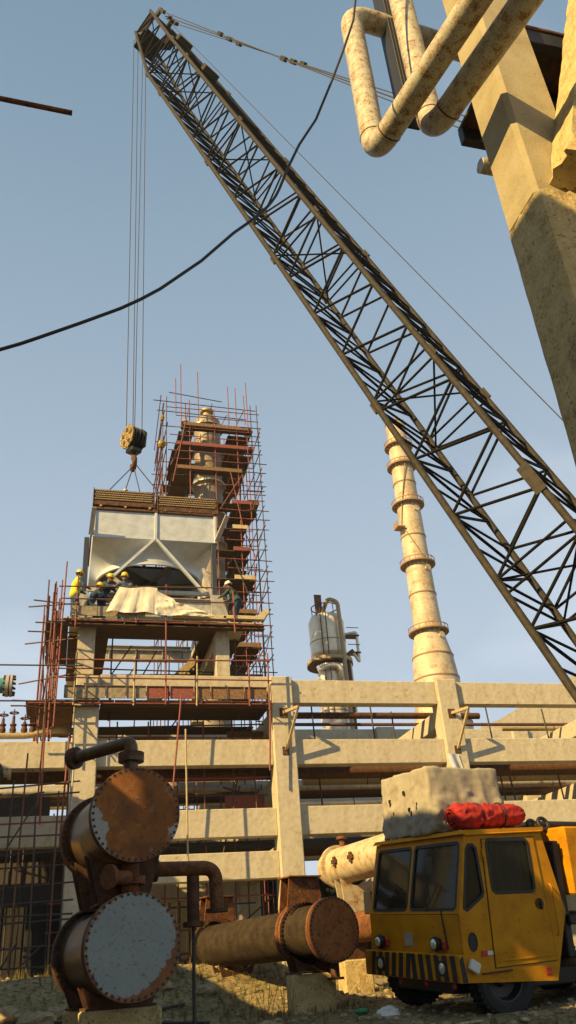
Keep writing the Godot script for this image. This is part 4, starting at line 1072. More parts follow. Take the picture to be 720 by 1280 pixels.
	for x in [-3.0, -2.3, -1.75, -1.35, -.95, -.55, -.1, .25]:
		for z in [-24.7, -27.0]:
			pole(v, "standard", Vector3(x + jit(.1), .5, z + jit(.2)), Vector3(x + jit(.1), 4.9 + rng.randf() * 2.2, z), M.scaf_dark if rng.randf() < .7 else M.scaf_brown)
	for y in [1.5, 1.95, 2.6, 2.75, 3.0, 3.4, 3.9, 4.3, 5.75, 6.1]:
		pole(v, "ledger", Vector3(-3.4, y + jit(.06), -24.6 - rng.randf() * 2), Vector3(.5, y + jit(.06), -24.6 - rng.randf() * .5), M.scaf_dark if rng.randf() < .7 else M.scaf_brown)
	pole(v, "ledger", Vector3(-3.4, 4.98, -24.9), Vector3(.6, 5.05, -24.9), M.scaf_red)
	pole(v, "ledger", Vector3(-3.4, 4.66, -24.9), Vector3(.6, 4.7, -24.9), M.scaf_brown)
	for k in 22:
		var a := Vector3(rng.randf_range(-2.6, .2), rng.randf_range(1.0, 6.4), -25.0 - rng.randf() * 2.0)
		pole(v, "loose_pole", a, a + Vector3(jit(.8), rng.randf_range(-.2, 1.6), jit(.5)), M.scaf_dark if k % 3 else M.scaf_brown)
	box(v, "screen_board", Vector3(-3.4, 3.1, -27.3), Vector3(.2, 4.3, -27.25), M.scaf_dark, 0.01)
	box(v, "screen_board", Vector3(-.75, .6, -27.2), Vector3(.2, 3.09, -27.15), M.shed, 0.01)
	box(v, "screen_board", Vector3(-3.4, 5.5, -26.9), Vector3(-.3, 6.1, -26.85), M.scaf_dark, 0.01)
	# canvas over the rail
	var c := thing("cream_tarpaulin", "crumpled cream tarpaulin hung over the platform guard rail", "tarpaulin", Vector3(2.6, 11.05, -24.3))
	var n := FastNoiseLite.new(); n.seed = 4; n.frequency = 1.0
	put(c, "drape", sheet(func(u, v):
		var x: float = lerpf(lerpf(1.42, 1.02, v), lerpf(2.66, 2.70, v), u)
		var y: float = lerpf(12.37 - .03 * sin(u * 6.0), 11.47 + .03 * sin(u * 11.0), v)
		var fold: float = pow(absf(sin(u * 9.5 + .35 * v + .8 * n.get_noise_1d(u * 3.0))), 2.5)
		return Vector3(x, y, zo + .14 + .055 * fold * (.15 + .85 * v) + .02 * n.get_noise_2d(u * 3.0, v * 2.0)), 70, 14), M.canvas_yellow)
	put(c, "fold", sheet(func(u, v):
		var x: float = lerpf(2.60, 4.55, u)
		var y: float = lerpf(12.30 - .80 * pow(u, .9) - .10 * smoothstep(.30, .36, u) + .08 * smoothstep(.40, .5, u), 11.42, v)
		var ridge: float = 1.0 - absf(sin(u * 7.0 + v * 3.4 + n.get_noise_2d(u * 2.0, v * 2.0)))
		return Vector3(x, y, zo + .13 + .06 * ridge * ridge + .03 * n.get_noise_2d(u * 3.0 + 20, v * 2.0)), 70, 14), M.canvas_yellow)

# ---------------------------------------------------------------- scaffold tower and the column inside it
func build_tower():
	var vx := 6.35; var vz := -35.55
	var v := thing("process_column", "beige process column standing inside the scaffold tower", "process column", Vector3(vx, 0.7, vz))
	put(v, "shell", lathe([[.80, .3], [.80, 17.6], [.72, 18.2], [.72, 22.9], [.78, 22.95], [.78, 23.05], [.72, 23.1], [.72, 24.9], [.78, 24.95], [.78, 25.05], [.70, 25.1], [.70, 27.1], [.5, 27.35], [0, 27.5]], 40), M.vessel, Transform3D(Basis.IDENTITY, Vector3(vx, 0, vz)))
	for y in [14.0, 16.5, 19.5, 21.2, 23.0, 25.0, 26.6]:
		put(v, "flange", lathe([[.70, y], [.88, y], [.88, y + .09], [.70, y + .09]], 36), M.galv_dull, Transform3D(Basis.IDENTITY, Vector3(vx, 0, vz)))
	put(v, "top_nozzle", lathe([[.22, 27.3], [.22, 27.8], [.36, 27.8], [.36, 27.92], [0, 27.92]], 24), M.scaf_pale, Transform3D(Basis.IDENTITY, Vector3(vx, 0, vz)))
	var t := thing("scaffold_tower", "tall red scaffold tower wrapped round the beige process column", "scaffold", Vector3(6.3, 0.7, -36))
	var xs := [4.0, 5.2, 6.5, 7.6, 8.4]
	var zs := [-34.0, -35.5, -37.2, -38.6]
	for x in xs:
		for z in zs:
			if absf(x - vx) < .9 and absf(z - vz) < .95: continue
			var top := rng.randf_range(26.8, 28.6)
			if x < 5 and z < -34.5: top = rng.randf_range(26.4, 28.2)
			pole(t, "standard", Vector3(x, .6, z), Vector3(x + jit(.06), top, z + jit(.06)), M.scaf_red if rng.randf() < .6 else M.scaf_brown)
	# levels: y, x0, x1, material
	var lv := [[25.70, 4.75, 8.45, M.plank], [24.48, 4.45, 8.5, M.scaf_red], [23.05, 4.45, 7.8, M.plank], [21.22, 6.1, 8.6, M.scaf_red], [19.82, 6.3, 7.95, M.plank_pale], [18.62, 6.3, 8.05, M.scaf_red], [17.12, 6.3, 8.25, M.plank_pale], [15.4, 5.2, 8.2, M.plank], [13.78, 6.8, 8.3, M.plank], [12.3, 5.6, 8.3, M.scaf_red]]
	for l in lv:
		var y: float = l[0]
		for k in (1 if y > 22 else 5):
			var z0 := -33.95 - k * .42
			if y < 22 and k > 1 and l[1] < 7.2: l[1] = 7.2
			box(t, "plank", Vector3(l[1] + jit(.12), y - .05, z0 - .40), Vector3(l[2] + jit(.1), y, z0), M.plank_dark, 0.006)
		box(t, "toe_board", Vector3(l[1], y - .02, -33.93), Vector3(l[2], y + .19, -33.90), l[3], 0.005)
		for z in [-37.45, -37.9, -38.3]:
			box(t, "plank", Vector3(l[1] + jit(.2), y - .05, z - .4), Vector3(l[2], y, z), M.plank_dark, 0.006)
		if y < 22: box(t, "plank", Vector3(7.35, y - .05, -37.44), Vector3(8.3, y, -36.1), M.plank_dark, 0.006)
		if y > 22:
			for k in 3:
				box(t, "plank", Vector3(l[1] - .1 + jit(.05), y - .05, -37.44 + k * .98), Vector3(5.45 + jit(.05), y, -36.47 + k * .98), M.plank_dark, 0.006)
				box(t, "plank", Vector3(7.28 + jit(.05), y - .05, -37.44 + k * .98), Vector3(l[2] - .05 + jit(.05), y, -36.47 + k * .98), M.plank_dark, 0.006)
		pole(t, "guard_rail", Vector3(l[1] - .3, y + .55, -33.92), Vector3(l[2] + .35, y + .55 + jit(.04), -33.92), M.scaf_red)
		pole(t, "guard_rail", Vector3(l[1] - .4 + jit(.4), y + 1.02, -33.90), Vector3(l[2] + .2 + jit(.3), y + 1.02 + jit(.05), -33.90), M.scaf_red)
		for z in [-35.5, -38.7]: pole(t, "ledger", Vector3(3.7 + jit(.3), y - .1, z), Vector3(8.8 + jit(.3), y - .1, z), M.scaf_brown)
		for x in xs: pole(t, "transom", Vector3(x, y - .14, -33.7 + jit(.1)), Vector3(x, y - .14, -38.9 + jit(.2)), M.scaf_brown)
	for k in 26:
		var xx := rng.randf_range(4.0, 8.3); var yy := rng.randf_range(13.0, 26.0); var zz := -34.3 - rng.randf() * 4.0
		if absf(xx - vx) < .95 and absf(zz - vz) < .95: continue
		pole(t, "short_tube", Vector3(xx, yy, zz), Vector3(xx + jit(.15), yy + rng.randf_range(1.2, 2.6), zz + jit(.3)), M.scaf_brown if k % 2 else M.scaf_red)
	# extra ledgers up the left corner
	for k in 14:
		var y := 20.6 + k * .52
		pole(t, "ledger", Vector3(3.75 + jit(.1), y, -33.8), Vector3(3.9 + jit(.1), y + jit(.1), -38.8), M.scaf_red if k % 3 else M.scaf_dark)
	for s in [[3.3, 27.15, 8.7, 27.05, -34.0], [4.1, 27.75, 6.9, 27.45, -34.0], [3.5, 26.6, 8.2, 26.5, -34.1]]:
		pole(t, "ledger", Vector3(s[0], s[1], s[4]), Vector3(s[2], s[3], s[4]), M.scaf_dark)
	for s in [[4.3, 22.2, 5.1, 26.7, -33.9], [4.2, 23.2, 5.0, 25.4, -33.95], [7.7, 20.0, 7.2, 23.0, -33.9], [6.6, 20.8, 7.8, 22.9, -33.88], [7.2, 18.2, 8.0, 15.8, -33.9], [6.2, 26.6, 6.6, 28.2, -35.2], [7.7, 26.4, 8.3, 27.8, -35], [6.9, 26.4, 7.4, 27.6, -35.3]]:
		pole(t, "brace", Vector3(s[0], s[1], s[4]), Vector3(s[2], s[3], s[4]), M.scaf_red if rng.randf() < .6 else M.scaf_dark)
	for s in [[3.95, 20.5, -34.2, 25.8, -36.8], [3.98, 21.5, -35.6, 26.4, -38.2], [8.42, 12.6, -34.4, 15.2, -36.5], [8.42, 15.4, -36.5, 18.2, -34.4], [8.42, 18.4, -34.4, 21.0, -36.5]]:
		pole(t, "brace", Vector3(s[0], s[1], s[2]), Vector3(s[0], s[3], s[4]), M.scaf_red)
	# ladder bay on the right
	for z in [-33.8, -35.2]:
		for x in [8.22, 8.8]:
			pole(t, "standard", Vector3(x, .6, z), Vector3(x - .1, 26.2 + jit(1.4), z), M.scaf_dark if x > 8.5 else M.scaf_red)
	for k in 30:
		var y := 9.8 + k * .55
		pole(t, "rung", Vector3(7.9 + jit(.1), y, -33.76), Vector3(8.95 + jit(.15), y + jit(.03), -33.76), M.scaf_dark if rng.randf() < .6 else M.scaf_brown)
		if k % 2 == 0: pole(t, "rung", Vector3(8.76, y + .2, -33.6), Vector3(8.76, y + .2, -35.4), M.scaf_dark)
		if k % 5 == 0: pole(t, "brace", Vector3(8.2, y, -33.72), Vector3(8.8, y + 2.2, -33.72), M.scaf_brown)
	# long upright tubes above the top
	for s in [[4.43, 26.3, 28.6], [4.70, 25.5, 29.6], [5.6, 26.0, 29.2], [7.2, 26.0, 28.4], [8.2, 25.5, 28.8], [8.05, 26.0, 27.9]]:
		pole(t, "standard", Vector3(s[0] + .02, s[1], -33.86), Vector3(s[0], s[2], -33.86), M.scaf_red)
	# chain hoist at the left corner
	var h := thing("chain_hoist", "small yellow chain hoist hanging off the scaffold tower", "chain hoist", Vector3(3.72, 24.0, -33.7))
	put(h, "top_block", lathe([[0, 25.62], [.09, 25.68], [.12, 25.85], [.07, 26.02], [0, 26.05]], 14), M.hook_yellow, Transform3D(Basis.IDENTITY, Vector3(3.73, 0, -33.7)))
	tube(h, "top_hook", Vector3(3.73, 26.04, -33.7), Vector3(3.74, 26.58, -33.75), .014, M.rope)
	put(h, "hoist_body", lathe([[0, 23.98], [.12, 24.02], [.19, 24.15], [.20, 24.27], [.12, 24.42], [0, 24.46]], 18, true), M.hook_yellow, Transform3D(Basis.IDENTITY, Vector3(3.72, 0, -33.7)))
	tube(h, "chain", Vector3(3.68, 24.4, -33.7), Vector3(3.69, 25.7, -33.7), .012, M.rope)
	tube(h, "chain", Vector3(3.78, 24.4, -33.7), Vector3(3.78, 25.7, -33.7), .012, M.rope)
	tube(h, "hand_chain", Vector3(3.70, 22.1, -33.68), Vector3(3.66, 24.1, -33.68), .012, M.rope)

# ---------------------------------------------------------------- chimney and drum
func build_chimney():
	var o := Vector3(26.95, 0, -55)
	var t := thing("chimney_stack", "tall cream steel chimney stack with ring platforms and flared base", "chimney", Vector3(26.95, .7, -55))
	var X := Transform3D(Basis.IDENTITY, o)
	var secs := [[.3, 2.35, 13.0, 2.2], [13.0, 2.2, 16.0, 2.1], [16.0, 2.1, 19.4, 1.72], [19.4, 1.72, 21.2, 1.55], [21.2, 1.55, 23.2, 1.14], [23.2, 1.14, 26.4, 1.06], [26.4, 1.06, 29.2, 1.03], [29.2, 1.03, 31.6, 1.01], [31.6, 1.01, 34.7, .98], [34.7, .98, 36.8, .95], [36.8, .95, 38.9, .92], [38.9, .92, 41.0, .89], [41.0, .89, 43.2, .86]]
	for s in secs:
		put(t, "section", lathe([[s[1], s[0] + .0], [s[3], s[2] - .0]], 48), M.stack, X)
		put(t, "joint_band", lathe([[s[3] - .02, s[2] - .05], [s[3] + .05, s[2] - .05], [s[3] + .05, s[2] + .05], [s[3] - .02, s[2] + .05]], 48), M.stack_band, X)
	put(t, "top_rim", lathe([[.70, 42.4], [.70, 43.26], [.90, 43.26], [.90, 43.1]], 48), M.stack_band, X)
	for p in [[23.25, 1.16, .42], [29.1, 1.04, .40], [34.7, .98, .40], [38.6, .93, .36], [40.7, .9, .36]]:
		var y: float = p[0]; var r: float = p[1]
		var pl := put(t, "ring_platform", lathe([[r, y - .06], [r + p[2], y - .06], [r + p[2], y + .06], [r, y + .06]], 48), M.stack_band, X)
		for k in 18:
			var a := TAU * k / 18
			put(pl, "rail_post", unit_tube, M.stack_band, axis_xf(o + Vector3(cos(a) * (r + p[2] - .03), y, sin(a) * (r + p[2] - .03)), o + Vector3(cos(a) * (r + p[2] - .03), y + .34, sin(a) * (r + p[2] - .03)), .03))
			put(pl, "gusset", prism([Vector2(r, y - .36), Vector2(r + p[2] - .03, y - .08), Vector2(r, y - .08)], -.02, .02), M.stack_band, Transform3D(Basis(Vector3.UP, -a), o))
		put(pl, "hand_rail", lathe([[r + p[2] - .05, y + .32], [r + p[2], y + .32], [r + p[2], y + .38], [r + p[2] - .05, y + .38]], 48), M.stack_band, X)
	# short landing on the left and caged ladder ways that wind up the shell
	put(t, "landing", chamfer_box(Vector3(.7, .12, .9), .02), M.stack_band, Transform3D(Basis.IDENTITY, o + Vector3(-1.25, 32.3, .35)))
	put(t, "landing_rail", chamfer_box(Vector3(.06, .45, .9), .02), M.stack_band, Transform3D(Basis.IDENTITY, o + Vector3(-1.57, 32.55, .35)))
	for s in [[29.2, 32.2, 1.4, 2.6, 1.10], [32.3, 38.5, 2.9, 1.7, 1.06]]:
		var pts := []
		for k in 13:
			var f := k / 12.0; var a: float = lerpf(s[2], s[3], f)
			pts.append(o + Vector3(cos(a) * s[4], lerpf(s[0], s[1], f), sin(a) * s[4]))
		put(t, "conduit", sweep(pts, .045, 0, 8), M.stack_band)
	for n in [[22.6, 1.3, 1.28], [28.4, 1.35, 1.05], [33.9, 1.45, 1.0], [40.0, 1.5, .92]]:
		var d := Vector3(cos(n[1]), 0, sin(n[1]))
		var nz := put(t, "port", sweep([o + d * (n[2] - .1) + Vector3(0, n[0], 0), o + d * (n[2] + .22) + Vector3(0, n[0], 0)], .14, 0, 16), M.stack)
		put(nz, "port_flange", sweep([o + d * (n[2] + .2) + Vector3(0, n[0], 0), o + d * (n[2] + .25) + Vector3(0, n[0], 0)], .24, 0, 18), M.stack)

func build_drum():
	var o := Vector3(14.2, 0, -42)
	var X := Transform3D(Basis.IDENTITY, o)
	var t := thing("clad_drum", "shiny clad vessel with a pipe climbing its side", "vessel", Vector3(14.2, .7, -42))
	put(t, "upper_shell", lathe([[.55, 15.9], [.85, 16.1], [1.03, 16.4], [1.03, 18.35], [.9, 18.7], [.5, 18.85], [0, 18.9]], 44), M.cladding, X)
	put(t, "lower_shell", lathe([[.78, .3], [.78, 15.3], [.6, 15.6], [.55, 15.95]], 40), M.cladding, X)
	for y in [13.1, 14.3, 17.1]: put(t, "band", lathe([[.76 if y < 16 else 1.02, y], [.80 if y < 16 else 1.045, y], [.80 if y < 16 else 1.045, y + .04], [.76, y + .04]], 40), M.stack_band, X)
	put(t, "ring_platform", lathe([[.8, 15.75], [1.3, 15.75], [1.3, 15.85], [.8, 15.85]], 40), M.dark_rust, X)
	put(t, "platform_lip", lathe([[1.27, 15.851], [1.3, 15.851], [1.3, 16.05], [1.27, 16.05]], 40), M.scaf_pale, X)
	for k in 10:
		var a := TAU * k / 10
		tube(t, "rail_post", o + Vector3(cos(a) * .8, 18.7, sin(a) * .8), o + Vector3(cos(a) * .8, 19.35, sin(a) * .8), .025, M.scaf_brown)
	put(t, "hand_rail", lathe([[.78, 19.3], [.82, 19.3], [.82, 19.35], [.78, 19.35]], 32), M.scaf_brown, X)
	put(t, "ladder_cage", chamfer_box(Vector3(.42, 1.5, .08), .01), M.scaf_brown, Transform3D(Basis.IDENTITY, o + Vector3(-.55, 19.15, .55)))
	put(t, "ladder", chamfer_box(Vector3(.05, 6.5, .05), .01), M.scaf_dark, Transform3D(Basis.IDENTITY, o + Vector3(-.35, 16.0, 1.09)))
	put(t, "ladder", chamfer_box(Vector3(.05, 6.5, .05), .01), M.scaf_dark, Transform3D(Basis.IDENTITY, o + Vector3(-.62, 16.0, .95)))
	put(t, "riser_pipe", sweep([o + Vector3(-.35, 18.75, .5), o + Vector3(-.1, 19.5, 1.0), o + Vector3(.42, 19.25, 1.15), o + Vector3(.45, 17.7, 1.18), o + Vector3(.52, 11.0, 1.18)], .12, .25, 14), M.scaf_pale)
	put(t, "riser_pipe", sweep([o + Vector3(.82, 10.8, .75), o + Vector3(.82, 16.2, .85), o + Vector3(1.15, 16.4, .9)], .12, .3, 14), M.scaf_brown)
	put(t, "bypass_pipe", sweep([o + Vector3(.95, 17.6, .3), o + Vector3(1.62, 17.7, .45), o + Vector3(1.62, 15.9, .45), o + Vector3(1.25, 16.5, .5), o + Vector3(1.0, 16.3, .6), o + Vector3(1.0, 13.0, .7)], .085, .15, 12), M.cladding)
	for y in [17.62, 16.6]:
		put(t, "side_platform", chamfer_box(Vector3(.75, .07, .6), .01), M.scaf_dark, Transform3D(Basis.IDENTITY, o + Vector3(1.36, y - .15, .3)))
		put(t, "side_rail", chamfer_box(Vector3(.75, .04, .04), .01), M.scaf_dark, Transform3D(Basis.IDENTITY, o + Vector3(1.36, y + .3, .58)))
	put(t, "collar_pipe", sweep([o + Vector3(-1.0, 15.2, .9), o + Vector3(-.5, 15.5, 1.0), o + Vector3(.2, 15.5, 1.0), o + Vector3(.4, 14.8, 1.0)], .16, .3, 14), M.cladding)

# ---------------------------------------------------------------- crane
var FOOT := Vector3(12.25, 2.95, -13.15)
var TIP := Vector3(2.2, 50.0, -28.5)
var BW := 2.85
var BD := 2.1
var b_ax: Vector3
var b_w: Vector3
var b_d: Vector3
var b_len: float

func boom_pt(i: int, j: int, s: float) -> Vector3:
	# i: -1 near side, 1 far side; j: -1 belly, 1 back
	var w := BW; var d0 := -BD * .5; var d1 := BD * .5
	if s < 2.5: w = lerpf(1.6, BW, s / 2.5); d0 = lerpf(-.35, d0, s / 2.5); d1 = lerpf(.35, d1, s / 2.5)
	var e := b_len - s
	if e < 7.5:
		d0 = lerpf(d1 - 1.45, d0, e / 7.5)
		w = lerpf(1.5, BW, e / 7.5)
	return FOOT + b_ax * s + b_w * (i * w * .5) + b_d * (d1 if j > 0 else d0)

func build_crane():
	b_ax = (TIP - FOOT); b_len = b_ax.length(); b_ax /= b_len
	b_w = b_ax.cross(Vector3.UP).normalized(); b_d = b_w.cross(b_ax).normalized()
	if b_d.y < 0: b_d = -b_d
	var t := thing("mobile_crane", "yellow truck crane with long dark lattice boom", "crane", Vector3(6.3, 0.6, -13.5))
	t.transform.basis = Basis(Vector3.UP, deg_to_rad(12)) * Basis(Vector3.RIGHT, deg_to_rad(4.5))
	build_boom(t)
	build_carrier(t)

func build_boom(t: Node3D):
	var cs := [[-1, -1], [1, -1], [-1, 1], [1, 1]]
	var joints := [0.0, 2.5, 6.0, 13.0, 22.0, 31.0, 40.0, b_len - 7.5, b_len]
	for c in cs:
		for k in joints.size() - 1:
			tube(t, "chord", boom_pt(c[0], c[1], joints[k]), boom_pt(c[0], c[1], joints[k + 1]), .092, M.boom)
		for k in range(3, joints.size() - 1):
			var p := boom_pt(c[0], c[1], joints[k])
			put(t, "pin_lug", unit_box, M.boom, Transform3D(Basis(b_w * .07, b_ax * .42, b_d * .24), p + b_d * .03 * c[1]))
	# lacing on the four faces, section by section
	var faces := [[[-1, -1], [-1, 1]], [[1, -1], [1, 1]], [[-1, -1], [1, -1]], [[-1, 1], [1, 1]]]
	for k in joints.size() - 1:
		var s0: float = joints[k] + .22; var s1: float = joints[k + 1] - .22
		var n := int(round((s1 - s0) / 1.18))
		for f in faces.size():
			var F: Array = faces[f]
			for m in n:
				var a := s0 + (s1 - s0) * m / n; var b := s0 + (s1 - s0) * (m + 1) / n
				var flip := m % 2
				var p := boom_pt(F[flip][0], F[flip][1], a); var q := boom_pt(F[1 - flip][0], F[1 - flip][1], b)
				tube(t, "lacing", p, q, .041, M.lacing)
				if f > 1 and m > 0: tube(t, "cross_strut", boom_pt(F[0][0], F[0][1], a), boom_pt(F[1][0], F[1][1], a), .034, M.lacing)
			# square frame members at the section ends
			tube(t, "end_strut", boom_pt(F[0][0], F[0][1], s0), boom_pt(F[1][0], F[1][1], s0), .036, M.lacing)
			tube(t, "end_strut", boom_pt(F[0][0], F[0][1], s1), boom_pt(F[1][0], F[1][1], s1), .036, M.lacing)
		# diagonals inside the section ends
		tube(t, "inner_brace", boom_pt(-1, -1, s0), boom_pt(1, 1, s0), .03, M.lacing)
		tube(t, "inner_brace", boom_pt(-1, 1, s1), boom_pt(1, -1, s1), .03, M.lacing)
	# head: side plates, sheave shaft and sheaves
	var hs := b_len - 1.7
	for i in [-1, 1]:
		var p0 := boom_pt(i, -1, hs); var p1 := boom_pt(i, 1, hs); var p2 := boom_pt(i, 1, b_len); var p3 := boom_pt(i, -1, b_len)
		var st := SurfaceTool.new(); st.begin(Mesh.PRIMITIVE_TRIANGLES); st.set_smooth_group(-1)
		var th := b_w * .02
		var q := [p0.lerp(p1, .5), p1, p2, p3]
		var fr := []; var bk := []
		for v in q: fr.append(v + th * i + b_w * .05 * -i); bk.append(v - th * i + b_w * .05 * -i)
		face(st, fr, b_w * i); face(st, bk, -b_w * i)
		for k in 4: face(st, [fr[k], fr[(k + 1) % 4], bk[(k + 1) % 4], bk[k]], (fr[k] + fr[(k + 1) % 4]) * .5 - (q[0] + q[2]) * .5)
		st.generate_normals()
		put(t, "head_plate", st.commit(), M.lacing)
	var sh := Basis(b_ax, b_w, b_ax.cross(b_w))
	var pc := boom_pt(0, -1, b_len - .1) - b_ax * .1
	for k in 4:
		put(t, "head_sheave", lathe([[.08, -.05], [.40, -.05], [.34, 0], [.40, .05], [.08, .05]], 28), M.grease, Transform3D(sh, pc + b_w * (-.45 + k * .3) + b_ax * .12))
	tube(t, "sheave_shaft", pc - b_w * .8 + b_ax * .12, pc + b_w * .8 + b_ax * .12, .07, M.grease)
	put(t, "head_cross_plate", unit_box, M.lacing, Transform3D(Basis(b_w * 1.4, b_ax * .05, b_d * 1.3), boom_pt(0, 0, b_len - .9) + b_d * -.1 + b_d * 0.2))
	for k in 2:
		var pp := boom_pt(0, 1, b_len - .25 - k * .25) + b_d * .32 + b_w * (-.4 + k * .8)
		put(t, "pendant_sheave", lathe([[.05, -.06], [.26, -.06], [.21, 0], [.26, .06], [.05, .06]], 22), M.boom, Transform3D(sh, pp))
		put(t, "pendant_lug", unit_box, M.boom, Transform3D(Basis(b_w * .16, b_ax * .4, b_d * .5), pp - b_d * .12))
	# rope guides on the back of the boom
	for s in [b_len - 5.2, b_len - 10.5]:
		var g := boom_pt(0, 1, s) + b_d * .22
		put(t, "rope_guide", unit_box, M.boom, Transform3D(Basis(b_w * .9, b_ax * .4, b_d * .3), g))
	put(t, "side_plate", unit_box, M.boom, Transform3D(Basis(b_w * .03, b_ax * .9, b_d * .30), boom_pt(-1, 1, 7.6) - b_d * .04 - b_w * .10))
	# back of boom walkway channel near the head
	bar(t, "cable_tray", boom_pt(1, 1, b_len - 2) + b_d * .05 - b_w * .3, boom_pt(1, 1, b_len - 16) + b_d * .05 - b_w * .3, .22, .05, M.lacing, b_d)
	# pendants towards the mast above the crane
	var mast := Vector3(14.2, 16.4, -10.4)
	for k in 3:
		var a := boom_pt(0, 1, b_len - .3) + b_d * .35 + b_w * (-.5 + k * .5); var b := mast + Vector3(0, 0, -.5 + k * .5) + Vector3(0, (1 - k) * .25, 0)
		tube(t, "pendant", a, b, .022 if k != 1 else .028, M.rope)
		for f in [.02, .235 + k * .012, .42 + k * .01]:
			var p := a.lerp(b, f)
			put(t, "pendant_socket", unit_box, M.boom, Transform3D(axis_xf(a, b, 1).basis.orthonormalized() * Basis.from_scale(Vector3(.16, .42, .2)), p))
	tube(t, "hoist_line", boom_pt(0, 1, b_len - .6) + b_d * .3, Vector3(13.6, 3.6, -12.3) + Vector3(0.4, 0, .9), .016, M.rope)
	# mast legs back to the deck
	for z in [-.9, .9]:
		tube(t, "mast_leg", Vector3(13.4, 2.6, -14.0 + z), mast + Vector3(0, 0, z * .5), .11, M.boom)
	tube(t, "mast_head", mast + Vector3(0, 0, -.7), mast + Vector3(0, 0, .7), .12, M.boom)
	tube(t, "mast_stay", mast, Vector3(17.0, 2.4, -14.6), .04, M.rope)
	# hoist rope falls to the hook block
	var top := boom_pt(0, -1, b_len - .1)
	for q in [[1.66, 21.2, -.16], [1.93, 21.35, -.05], [2.0, 21.35, .08], [2.31, 21.15, .16]]:
		tube(t, "rope_fall", top + b_w * q[2] * 2.0 + Vector3(-.35 + q[2] * .6, -.35, 0), Vector3(q[0], q[1], -28.5), .018, M.rope)

func hole_wall(parent: Node3D, called: String, outer: Array, holes: Array, thick: float, mat, xf: Transform3D) -> CSGMesh3D:
	var c := CSGMesh3D.new(); c.name = called; c.mesh = prism(outer, -thick, 0); c.material = mat
	for h in holes:
		var s := CSGMesh3D.new(); s.operation = CSGShape3D.OPERATION_SUBTRACTION; s.mesh = prism(h, -thick - .05, .05); s.material = mat
		s.name = "opening"
		c.add_child(s, true)
	parent.add_child(c, true)
	c.transform = xf
	return c

func rrect(x0: float, y0: float, x1: float, y1: float, r: float, skew_top := 0.0) -> Array:
	var p := []
	for c in [[x1 - r, y1 - r, 0.0], [x0 + r, y1 - r, 90.0], [x0 + r, y0 + r, 180.0], [x1 - r, y0 + r, 270.0]]:
		for k in 5:
			var a := deg_to_rad(c[2] + k * 22.5)
			var y: float = c[1] + sin(a) * r
			p.append(Vector2(c[0] + cos(a) * r + skew_top * (y - y0) / (y1 - y0), y))
	return p

func offset_poly(p: Array, d: float) -> Array:
	var r := Geometry2D.offset_polygon(PackedVector2Array(p), d)
	return Array(r[0])

